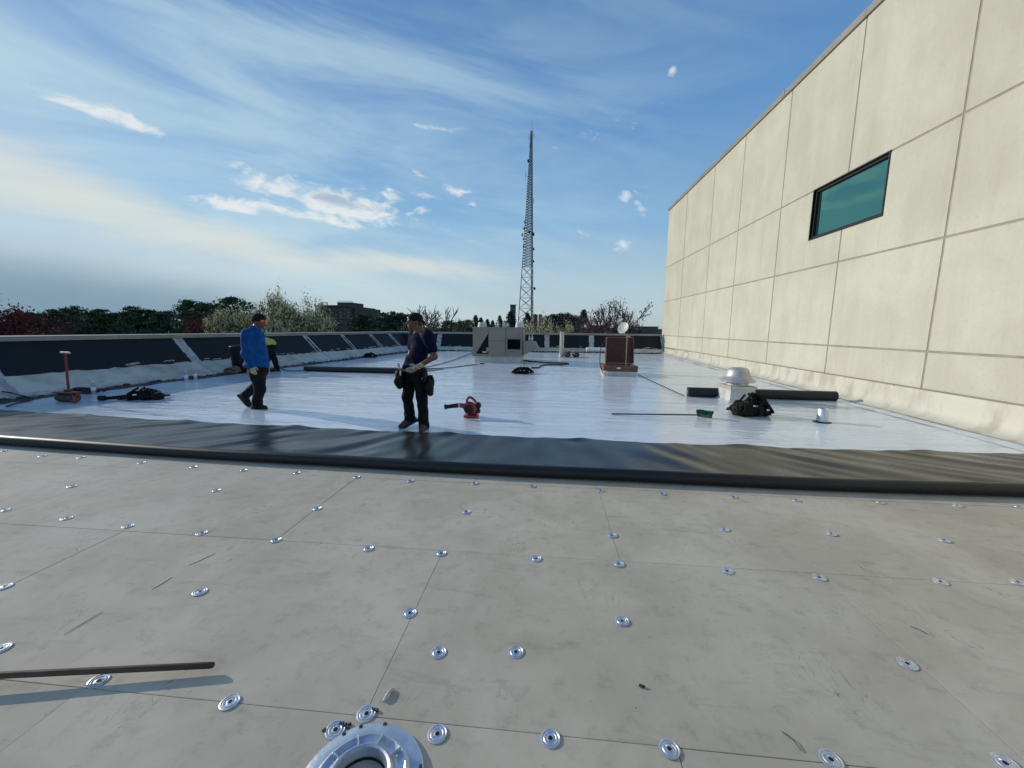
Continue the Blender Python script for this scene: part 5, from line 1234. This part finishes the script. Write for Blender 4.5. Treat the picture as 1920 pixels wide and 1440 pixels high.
for h_, k_, a_ in ((hA, kA, aA), (hB, kB, aB)): b.chain([hp, h_, k_, a_], [.1, .08, .055, .04])
for w_ in (wA, wB): hand(b, w_, np.array([-.3, 0, -1.0]), np.array([-1.0, 0, .2]), np.array([.5, 0, -.3]), .6)
b.obj('body', 'skin', r3)
s = Blob(.012, .045); s.chain([nk+np.array([.03, 0, 0]), ch, (ch+hp)/2, hp+UP*.015], [.09, .16, .185, .165]); s.ell(hp+UP*.02, (.19, .20, .17)); v3 = s.obj('safety_vest', 'vest', r3, folds(.006, 24, 5))
k = MB(); pts = []
cen = (ch*.35+hp*.65)
for i in range(25):
    a_ = 2*pi*i/24; pts.append(cen+np.array([.02*sin(a_)+.03, .208*cos(a_), .200*sin(a_)]))
k.tube(pts, .026, 6, flat=.5); k.obj('reflective_band', 'silver', v3, True)
s = Blob(.012, .04)
for s_, e_, w_ in ((sA, eA, wA), (sB, eB, wB)): s.chain([s_, e_, w_], [.085, .07, .055])
s.obj('sleeves', 'knit', r3, folds(.005, 30, 6))
t = Blob(.012, .035); t.ell(hp+np.array([.05, 0, -.06]), (.16, .19, .15)); t.chain([hA, kA, aA+UP*.03], [.125, .088, .075]); t.chain([hB, kB, aB+UP*.03], [.125, .088, .075]); t.obj('trousers', 'denim', r3, folds(.006, 34, 7))
boot(r3, aA, (-.55, -.6), 'boot', 0.0, 1.05); boot(r3, aB, (-.8, -.3), 'boot', 0.0, 1.05)
h = Blob(.010, .03); h.ell(hd3+UP*.035+np.array([.02, 0, 0]), (.115, .10, .09)); h.obj('cap', 'offwhite', r3)

# ================================================================== DISTANCE
# lattice radio tower
DT = 150.0; tb_ = atY(987.5, 600, DT); tt_ = atY(996.5, 246, DT)
tw = thing('radio_tower', 'tall slender lattice radio tower rising above the trees', 'radio tower', (0, 0, 0))
ZB0 = -9.0
def leg_at(i, z):
    f = (z-tb_[2])/(tt_[2]-tb_[2])
    xl = np.interp(f, [-.2, 0, .25, .5, .75, .93, 1], [969.5, 972.0, 978.0, 984.2, 989.6, 994.0, 994.8]); xr = np.interp(f, [-.2, 0, 1], [1000.4, 999.6, 998.2])
    xm = xl+(xr-xl)*.84; dm = (xr-xl)/FPX*DT
    px = (xl, xr, xm)[i]; Y = DT+(0.0, -.32, .5)[i]*dm
    # same bearing at the base plane so the tower stands upright
    X = atY(px, 600-354*f, DT)[0]; return np.array([X, Y, z])
zs = list(np.linspace(ZB0, tb_[2]+1.0, 3))
ztop = tt_[2]; zq = tb_[2]+1.0
step = 3.75
zl = [ZB0, ZB0+3.6, ZB0+7.3, tb_[2]+.6]
while zl[-1] < ztop*0.34: zl.append(zl[-1]+step)
big = len(zl)
while zl[-1] < ztop-1.0: zl.append(zl[-1]+max(0.75, 1.15*(1-(zl[-1]/ztop)*.35)))
zl[-1] = ztop
for i in range(3):
    MB().tube([leg_at(i, z) for z in np.linspace(ZB0, ztop, 40)], [float(r_) for r_ in np.linspace(.17, .10, 40)], 6).obj('leg', 'steel', tw)
lat = MB()
for q in range(len(zl)-1):
    za, zb_ = zl[q], zl[q+1]
    for i, j in ((0, 1), (0, 2), (1, 2)):
        A0, A1, B0, B1 = leg_at(i, za), leg_at(i, zb_), leg_at(j, za), leg_at(j, zb_)
        if q < big-1:
            MB().tube([A0, B1], .085, 4).obj('brace', 'steel', tw); MB().tube([B0, A1], .085, 4).obj('brace', 'steel', tw)
            MB().tube([A1, B1], .055, 4).obj('brace', 'steel', tw)
        else:
            lat.tube([A0, B1], .07, 4); lat.tube([B0, A1], .07, 4); lat.tube([B1, A1], .05, 4)
o = lat.obj('upper_lattice', 'steel', tw); o['kind'] = 'stuff'
MB().tube([leg_at(1, ztop)-[.2, 0, 0], leg_at(1, ztop)+[-.2, 0, 3.6]], .05, 5).obj('lightning_rod', 'steel', tw)
MB().tube([leg_at(1, z)+[-.35, -.4, 0] for z in np.linspace(ZB0, ztop, 30)], .09, 5).obj('cable_run', 'steel', tw)
def tz(py): return atY(990, py, DT)[2]
for px, py, r_ in ((990.5, 302, .55), (983.5, 416, .55), (982, 428, .6), (979.5, 440, .65), (999.5, 439, .7), (992, 435, .55), (981.5, 461, .5), (1000, 467, .5), (1000, 490, .45), (1002, 541, .55), (981, 448, .35)):
    q = atY(px, py, DT-.6); sd = -1 if px < 990 else 1
    MB().lathe([(r_*.2, -.25), (r_*.7, -.2), (r_, 0), (r_, .12), (r_*.9, .2), (0, .25)], 16, c=q, axis=(sd*.8, -.6, 0)).obj('antenna_dish', 'steel', tw, True)
for px, py, h_ in ((985.5, 330, 3.0), (992, 258, 2.2), (992.5, 272, 2.0), (1001, 253, 2.2), (1000.5, 376, 2.0)):
    q = atY(px, py, DT-.5); lg = leg_at(0 if px < 995 else 1, q[2])
    k = MB(); k.tube([q-UP*h_/2, q+UP*h_/2], .06, 5); k.tube([q, [lg[0], lg[1], q[2]]], .05, 4); k.obj('whip_antenna', 'steel', tw)

# brick building with penthouse
DB = 125.0
def bx(px): return atY(px, 600, DB)[0]
def bz(py): return atY(630, py, DB)[2]
bb = thing('brick_building', 'dark brick building with rooftop railing beyond the left parapet', 'building', (0, 0, 0))
x0, x1, x2, x3 = bx(598), bx(660), bx(670), bx(631)
k = MB(); k.box(((x0+x1)/2, DB+9, (bz(573.5)-9)/2), (x1-x0, 18, bz(573.5)+9)); k.obj('wall', 'brick', bb)
k = MB(); k.box(((x1+x2)/2+.05, DB+9.6, (bz(576)-9)/2), (x2-x1, 17, bz(576)+9)); k.obj('side_wing', 'brick', bb)
k = MB(); k.box(((x3+bx(659))/2, DB+5, (bz(568.5)+bz(574))/2), (bx(659)-x3, 8, bz(568.5)-bz(574)+.6)); k.obj('penthouse', 'brick', bb)
for py in (581, 590, 597, 606):
    MB().box(((x0+x1)/2, DB-.15, bz(py)), (x1-x0+.2, .3, .45)).obj('ledge', 'ledge', bb)
for px in (613, 631, 648):
    MB().box((bx(px), DB-.11, (bz(574)+bz(612))/2), (.5, .22, bz(574)-bz(612)-.3)).obj('pilaster', 'ledge', bb)
MB().box(((x0+x1)/2, DB-.05, bz(573.2)), (x1-x0+.4, .7, .35)).obj('roof_edge', 'ledge', bb)
for i, px in enumerate((662.5, 667)):
    for j, py in enumerate((583, 591, 599, 607)):
        k = MB(); k.box((bx(px), DB+1.02, bz(py)), (.38, .16, .85)); wq = k.obj('window', 'ledge', bb); MB().box((bx(px), DB+.93, bz(py)), (.28, .05, .72)).obj('pane', 'glassd', wq)
for i, px in enumerate((604, 622, 640, 654)):
    for j, py in enumerate((585.5, 593.5, 601.5)):
        k = MB(); k.box((bx(px), DB-.02, bz(py)), (1.25, .12, .8)); wq = k.obj('window', 'ledge', bb); MB().box((bx(px), DB-.09, bz(py)), (1.0, .05, .62)).obj('pane', 'glassd', wq)
k = MB()
for px in np.linspace(631.5, 659, 8): k.tube([(bx(px), DB+1.2, bz(568.5)), (bx(px), DB+1.2, bz(564))], .05, 4)
for py in (564, 566): k.tube([(bx(631.5), DB+1.2, bz(py)), (bx(659), DB+1.2, bz(py))], .05, 4)
k.obj('railing', 'steel', bb)
k = MB()
for a_, b_ in (((602.5, 573), (602.5, 566.5)), ((614, 573), (614, 566.5)), ((601.5, 567), (615, 567)), ((602.5, 570), (614, 570))): k.tube([(bx(a_[0]), DB+.5, bz(a_[1])), (bx(b_[0]), DB+.5, bz(b_[1]))], .11, 4)
for a_, b_ in (((591, 600), (591, 573)), ((594, 600), (594, 573)), ((589.5, 574), (599, 574)), ((590, 579), (599, 579)), ((591, 586), (598, 586))): k.tube([(bx(a_[0]), DB+.5, bz(a_[1])), (bx(b_[0]), DB+.5, bz(b_[1]))], .16, 4)
k.obj('steel_frame', 'steel', bb)
# dark narrow tower block and silos
q = atY(962, 573, 230); k = thing('tower_block', 'dark narrow tower block just left of the radio tower', 'building', (q[0], 230, -9))
hq = q[2]+9; wq = 9.6/FPX*230
MB().box((0, 0, hq/2), (wq, wq, hq)).obj('wall', 'steel', k); MB().box((0, 0, hq+.25), (wq+.5, wq+.5, .5)).obj('roof', 'steel', k)
for z_ in np.arange(hq-10, hq-1, 2.6): MB().box((0, -wq/2-.04, z_), (wq*.7, .08, .7)).obj('window_band', 'glassd', k)
for px, wpx, mname, lab, dp in ((1003.5, 9.5, 'silo1', 'rusty tan silo right of the radio tower', 170), (1013, 8, 'silo2', 'pale cream silo beside the rusty tan one', 172)):
    q = atY(px, 591, dp); r_ = wpx/2/FPX*dp; hs = q[2]+9
    k = thing('silo', lab, 'silo', (q[0], dp, -9), 0, 'silos beside the radio tower')
    MB().lathe([(r_, 0), (r_, hs)], 24).obj('tank', mname, k, True); MB().lathe([(r_*1.04, hs-.25), (r_*1.04, hs+.05), (r_*.3, hs+.5), (0, hs+.55)], 24).obj('roof', mname, k, True)
    MB().tube([(0, -r_-.15, 2), (0, -r_-.15, hs+.6)], .1, 4).obj('ladder', 'steel', k)

# low buildings at right, far off
for px0, px1, py, dp, mname, lab in ((1108, 1134, 611.5, 190, 'brick', 'low reddish building left of the bare budding tree'), (1196, 1234, 613, 260, 'ledge', 'low flat building far off beside the tall wall'), (1040, 1082, 610.5, 210, 'ledge', 'long low roof in front of the brown wood')):
    a_, b_ = atY(px0, py, dp), atY(px1, py, dp); k = thing('low_building', lab, 'building', ((a_[0]+b_[0])/2, dp, -9))
    MB().box((0, 5, (a_[2]+9)/2), (b_[0]-a_[0], 10, a_[2]+9)).obj('wall', mname, k); MB().box((0, 5, a_[2]+9.2), (b_[0]-a_[0]+.6, 10.6, .4)).obj('roof', 'conc', k)
    for i in range(5): MB().box((((i+.5)/5-.5)*(b_[0]-a_[0])*.9, -.03, a_[2]+7.6), (1.4, .08, 1.0)).obj('window', 'glassd', k)

# ---- trees
def tris(cent, size, rs):
    n = len(cent); d = rs.normal(size=(n, 3, 3)); d /= np.linalg.norm(d, axis=2)[:, :, None]
    V = (cent[:, None, :]+d*np.asarray(size).reshape(-1, 1, 1)).reshape(-1, 3)
    return V, np.arange(3*n).reshape(n, 3)
def leafmesh(name, V, F, m):
    me = bpy.data.meshes.new(name); me.from_pydata(V.tolist(), [], F.tolist()); me.materials.append(M[m]); me.update(); return me
MINR = 0.028
def branch_rec(mb, p, d, L, r, depth, rs, tips, spread=.55, n=3, up=.15, shrink=.68, minr=None):
    q = p+d*L*.5+rs.normal(size=3)*L*.03; e = q+(d+rs.normal(size=3)*.12)*L*.5
    mr_ = minr or MINR; rm = max(r, mr_); mb.tube([p, q, e], [rm, max(r*.8, mr_), max(r*.6, mr_*.8)], 5 if depth > 2 else 3)
    if depth == 0: tips.append(e); return
    for i in range(n if depth > 1 else n):
        nd = d+rs.normal(size=3)*spread+np.array([0, 0, up]); nd /= np.linalg.norm(nd)
        branch_rec(mb, q+(e-q)*rs.uniform(.2, 1), nd, L*shrink*rs.uniform(.8, 1.15), r*.58, depth-1, rs, tips, spread, n, up, shrink, minr)
    tips.append(e)
def make_pine(seed, H=14.0):
    rs = np.random.RandomState(seed); tr = MB(); tr.tube([(0, 0, 0), (rs.normal()*.1, 0, H*.5), (rs.normal()*.2, 0, H*.97)], [.28, .2, .05], 7)
    cs = []
    nw = 15
    for w_ in range(nw):
        f = w_/(nw-1); z = H*(.30+.68*f); L = H*.25*(1-f)**.55*rs.uniform(.65, 1.2)+.5
        for b_ in range(rs.randint(4, 7)):
            a_ = rs.uniform(0, 6.28); Lb = L*rs.uniform(.6, 1.15); e = np.array([cos(a_)*Lb, sin(a_)*Lb, z+Lb*rs.uniform(-.05, .35)])
            tr.tube([(0, 0, z), e*.5+np.array([0, 0, z*.5-.1]), e], [.07, .05, .02], 3)
            for t_ in (.5, .8, 1.0):
                if rs.rand() < .2: continue
                c_ = np.array([0, 0, z])*(1-t_)+e*t_; m_ = 26
                cs.append(c_+rs.normal(size=(m_, 3))*np.array([.42, .42, .2])*(.7+.5*rs.rand()))
    V, F = tris(np.concatenate(cs), rs.uniform(.16, .36, sum(len(c_) for c_ in cs)), rs)
    return tr.mesh('trunk', 'bark'), leafmesh('crown', V, F, 'pine')
def make_spruce(seed, H=14.0):
    rs = np.random.RandomState(seed); tr = MB(); tr.tube([(0, 0, 0), (0, 0, H*.98)], [.22, .04], 6); cs = []
    for w_ in range(26):
        f = w_/25; z = H*(.10+.89*f); L = H*.62*(1-f)**1.05*rs.uniform(.7, 1.2)+.12
        for b_ in range(8):
            a_ = rs.uniform(0, 6.28); m_ = 52; t_ = np.sqrt(rs.uniform(.02, 1, m_))[:, None]
            e = np.array([cos(a_)*L, sin(a_)*L, -L*.25]); cs.append(np.array([0, 0, z])+e*t_+rs.normal(size=(m_, 3))*.14)
    V, F = tris(np.concatenate(cs), rs.uniform(.10, .24, sum(len(c_) for c_ in cs)), rs)
    return tr.mesh('trunk', 'bark'), leafmesh('crown', V, F, 'spruce')
def make_flower(seed, H=9.0, W_=3.6, m1='blossom', m2='newleaf', dens=1.0):
    rs = np.random.RandomState(seed); tr = MB(); tips = []
    for i in range(5):
        a_ = rs.uniform(0, 6.28); d_ = np.array([cos(a_)*.45, sin(a_)*.45, 1]); d_ /= np.linalg.norm(d_); branch_rec(tr, np.array([0, 0, H*.22]), d_, H*.26, .10, 4, rs, tips, .42, 3, .22, .74)
    tr.tube([(0, 0, 0), (0, 0, H*.25)], [.2, .15], 8)
    T = np.array(tips); n = int(19000*dens)
    idx = rs.randint(0, len(T), n); P = T[idx]+rs.normal(size=(n, 3))*.24
    V, F = tris(P, rs.uniform(.06, .13, n), rs)
    idx = rs.randint(0, len(T), n//2); V2, F2 = tris(T[idx]+rs.normal(size=(n//2, 3))*.34-[0, 0, .15], rs.uniform(.08, .16, n//2), rs)
    return tr.mesh('trunk', 'twig'), leafmesh('crown', V, F, m1), leafmesh('leaves', V2, F2, m2)
def make_bare(seed, H=11.0, bud=None, depth=4, spread=.40, minr=.035):
    rs = np.random.RandomState(seed); tr = MB(); tips = []
    tr.tube([(0, 0, 0), (.05, 0, H*.28)], [.22, .17], 7)
    for i in range(5):
        a_ = i*1.25+rs.uniform(-.3, .3); d_ = np.array([cos(a_)*.5, sin(a_)*.5, 1]); d_ /= np.linalg.norm(d_); branch_rec(tr, np.array([0, 0, H*.26]), d_, H*.23, .10, depth, rs, tips, spread, 3, .12, .76, minr)
    out = [tr.mesh('trunk', 'twig')]
    if bud:
        T = np.array(tips); n = 6500; V, F = tris(T[rs.randint(0, len(T), n)]+rs.normal(size=(n, 3))*.18, rs.uniform(.06, .13, n), rs); out.append(leafmesh('crown', V, F, bud))
    return tuple(out)
def make_round(seed, H=9.0, m='redleaf'):
    rs = np.random.RandomState(seed); tr = MB(); tips = []
    tr.tube([(0, 0, 0), (0, 0, H*.3)], [.22, .16], 7)
    for i in range(5):
        a_ = i*1.25; d_ = np.array([cos(a_)*.6, sin(a_)*.6, 1]); d_ /= np.linalg.norm(d_); branch_rec(tr, np.array([0, 0, H*.28]), d_, H*.26, .11, 3, rs, tips, .5, 3, .15, .72)
    T = np.array(tips); n = 6500; V, F = tris(T[rs.randint(0, len(T), n)]+rs.normal(size=(n, 3))*.42, rs.uniform(.10, .22, n), rs)
    return tr.mesh('trunk', 'twig'), leafmesh('crown', V, F, m)
def plant(meshes, name, label, px, pytop, dist, H0, group=None, rz=None, wide=1.0, cat='tree'):
    """stand a tree on the ground so that its top reaches the given height"""
    hs = np.concatenate([np.array([v.co.z for v in me.vertices]) for me in meshes]); H0 = float(np.percentile(hs, 99.3))
    q = atY(px, pytop, dist); s_ = (q[2]+9.0)/H0
    o = thing(name, label, cat, (q[0], dist, -9.0), random.uniform(0, 6.28) if rz is None else rz, group)
    o.scale = (s_*wide, s_*wide, s_)
    for me in meshes: link(me.name.split('.')[0], me, o)
    return o
pines = [make_pine(i, 14.0) for i in range(5)]; spr = [make_spruce(20+i) for i in range(2)]
rt_ = random.Random(21)
grpP = 'dark pines in the row beyond the left parapet'
# continuous row of pines behind the left parapet
for i, px in enumerate(np.linspace(60, 405, 17)):
    plant(pines[i % 5], 'pine_tree', 'dark pine in the even tree row beyond the left parapet', px+rt_.uniform(-8, 8), 583+rt_.uniform(-4, 7)-(4 if i in (4, 9) else 0), 88+rt_.uniform(-8, 22), 14.0, grpP, wide=rt_.uniform(1.15, 1.5))
for i, px in enumerate(np.linspace(-60, 400, 13)):
    plant(pines[(i+2) % 5], 'pine_tree', 'pine in the hazy back row behind the left tree line', px+rt_.uniform(-8, 8), 590+rt_.uniform(-3, 5), 135+rt_.uniform(0, 25), 14.0, 'pines in the back row on the left', wide=rt_.uniform(1.4, 1.8))
plant(pines[1], 'pine_tree', 'ragged tall pine left of the white blossoming tree', 352, 563, 84, 14.0, None, 1.2, 1.15)
plant(pines[3], 'pine_tree', 'pine just right of the ragged tall one', 383, 568, 86, 14.0, None, 2.2, 1.25)
plant(pines[0], 'pine_tree', 'broad dark pine behind the left end of the blossoming tree', 436, 559, 80, 14.0, None, 3.0, 1.5)
plant(pines[4], 'pine_tree', 'low pine between the blossoming tree and the ragged pine', 408, 572, 90, 14.0, None, .5, 1.3)
for i, (px, py) in enumerate(((676, 590), (690, 592), (705, 594), (720, 587), (735, 586), (750, 588), (764, 590), (776, 597), (840, 602), (852, 606), (866, 603), (878, 600))):
    plant(pines[i % 5], 'pine_tree', ('%s pine from the left in the dark clump behind the standing worker' % ('first', 'second', 'third', 'fourth', 'fifth', 'sixth', 'seventh')[i]) if px < 772 else ('%s low dark pine from the left around the leafless grey tree' % ('first', 'second', 'third', 'fourth', 'fifth')[i-7]), px, py, 92+rt_.uniform(-6, 12), 14.0, 'pine clump in the middle distance' if px < 772 else 'low pines by the bare tree', wide=rt_.uniform(1.1, 1.4))
for px, py, lab, wd in ((892, 592.5, 'small pointed spruce above the rooftop unit left end', 1.0), (902, 597, 'short spruce second from the left above the rooftop unit', 1.0), (914, 600, 'low spruce above the middle of the rooftop unit', 1.0), (924, 602, 'lowest spruce above the rooftop unit', .9), (937, 593, 'spruce above the rooftop unit, left of the dark tower block', .9), (957, 585, 'broad spruce in front of the dark tower block', 1.3), (989, 588, 'spruce in front of the radio tower base', 1.2), (1095, 582.5, 'dark pointed spruce left of the reddish bare tree', 1.25), (1037, 592, 'small spruce in front of the brown wood', .9)):
    plant(spr[int(px) % 2], 'spruce_tree', lab, px, py, 100+rt_.uniform(-5, 5), 14.0, None, None, wd)
fl = [make_flower(31), make_flower(32)]
for i, (px, py, dp, lab, wd) in enumerate(((428, 584, 33, 'white blossoming tree left of the worker in blue', .50), (468, 580, 36, 'white blossoming tree behind the head of the worker in blue', .5), (528, 560, 34, 'tallest white blossoming tree right of the worker in blue', .50), (563, 574, 35, 'white blossoming tree in front of the brick building', .5), (592, 590, 34, 'low white blossoming tree at the brick building foot', .45))):
    plant(fl[i % 2], 'blossoming_tree', lab, px, py, dp, 9.3, 'white blossoming trees beyond the left parapet', None, wd)
for i, (px, py, lab) in enumerate(((1000, 612, 'pale blossoming bush right of the radio tower base'), (1029, 605, 'pale blossoming bush with the highest top, in front of the wood'), (1062, 614, 'low pale blossoming bush nearest the tall vent pipe'))):
    plant(fl[i % 2], 'blossoming_bush', lab, px, py, 40, 9.3, 'pale blossoming bushes beyond the far parapet', None, .36, 'bush')
plant(make_bare(41, 11.5), 'bare_tree', 'leafless grey tree right of the standing worker', 820, 578, 62, 11.8, None, .4, 1.0)
plant(make_bare(42, 11.5, 'redbud', 4, .48), 'budding_tree', 'wide bare tree with reddish buds beside the satellite dish', 1153, 566, 55, 11.6, None, 1.0, .74)
rd = make_round(51)
plant(rd, 'red_tree', 'dark red leaved tree at the far left edge', 2, 575, 52, 9.6, None, .2, .8)
plant(rd, 'red_tree', 'small dull red tree below the pines left of the blossom', 395, 592, 70, 9.6, None, 2.2, .7)
plant(make_bare(43, 11, 'redbud', 4, .4), 'budding_tree', 'low reddish shrub in front of the low reddish building', 1106, 608, 60, 11.4, None, 0, .5)
# far brown wood that reads as one mass
rs = np.random.RandomState(9); n = 26000
u = rs.uniform(0, 1, n); px_ = 1008+86*u
tops = np.interp(px_, [1008, 1018, 1026, 1035, 1044, 1050, 1058, 1066, 1074, 1082, 1094], [600, 594, 592, 588.5, 589, 586, 587.5, 586, 589.5, 591, 601])+1.0*np.sin(px_*1.9)
P = np.array([atY(a_, b_, 205.0) for a_, b_ in zip(px_, tops)]); hgt = (P[:, 2]+9)*np.sqrt(rs.uniform(0.1, 1, n))
P[:, 1] += rs.uniform(0, 25, n); P[:, 2] = -9+hgt
V, F = tris(P, rs.uniform(.12, .5, n), rs)
o = link('distant_wood', leafmesh('distant_wood', V, F, 'barewood')); tag(o, 'brown leafless wood on the skyline right of the silos', 'wood', None, 'stuff')
# dark low tree mass along the whole skyline
n = 60000; x = rs.uniform(-420, 420, n); base_h = 9.8+1.0*np.sin(x*.03)+.7*np.sin(x*.11+1)+.5*np.sin(x*.31)
P = np.stack([x, 260+rs.uniform(0, 30, n), -9+base_h*np.sqrt(rs.uniform(0, 1, n))], 1)
V, F = tris(P, rs.uniform(.3, .9, n), rs)
o = link('skyline_wood', leafmesh('skyline_wood', V, F, 'barewood')); tag(o, 'low dark wood along the whole far skyline', 'wood', None, 'stuff')
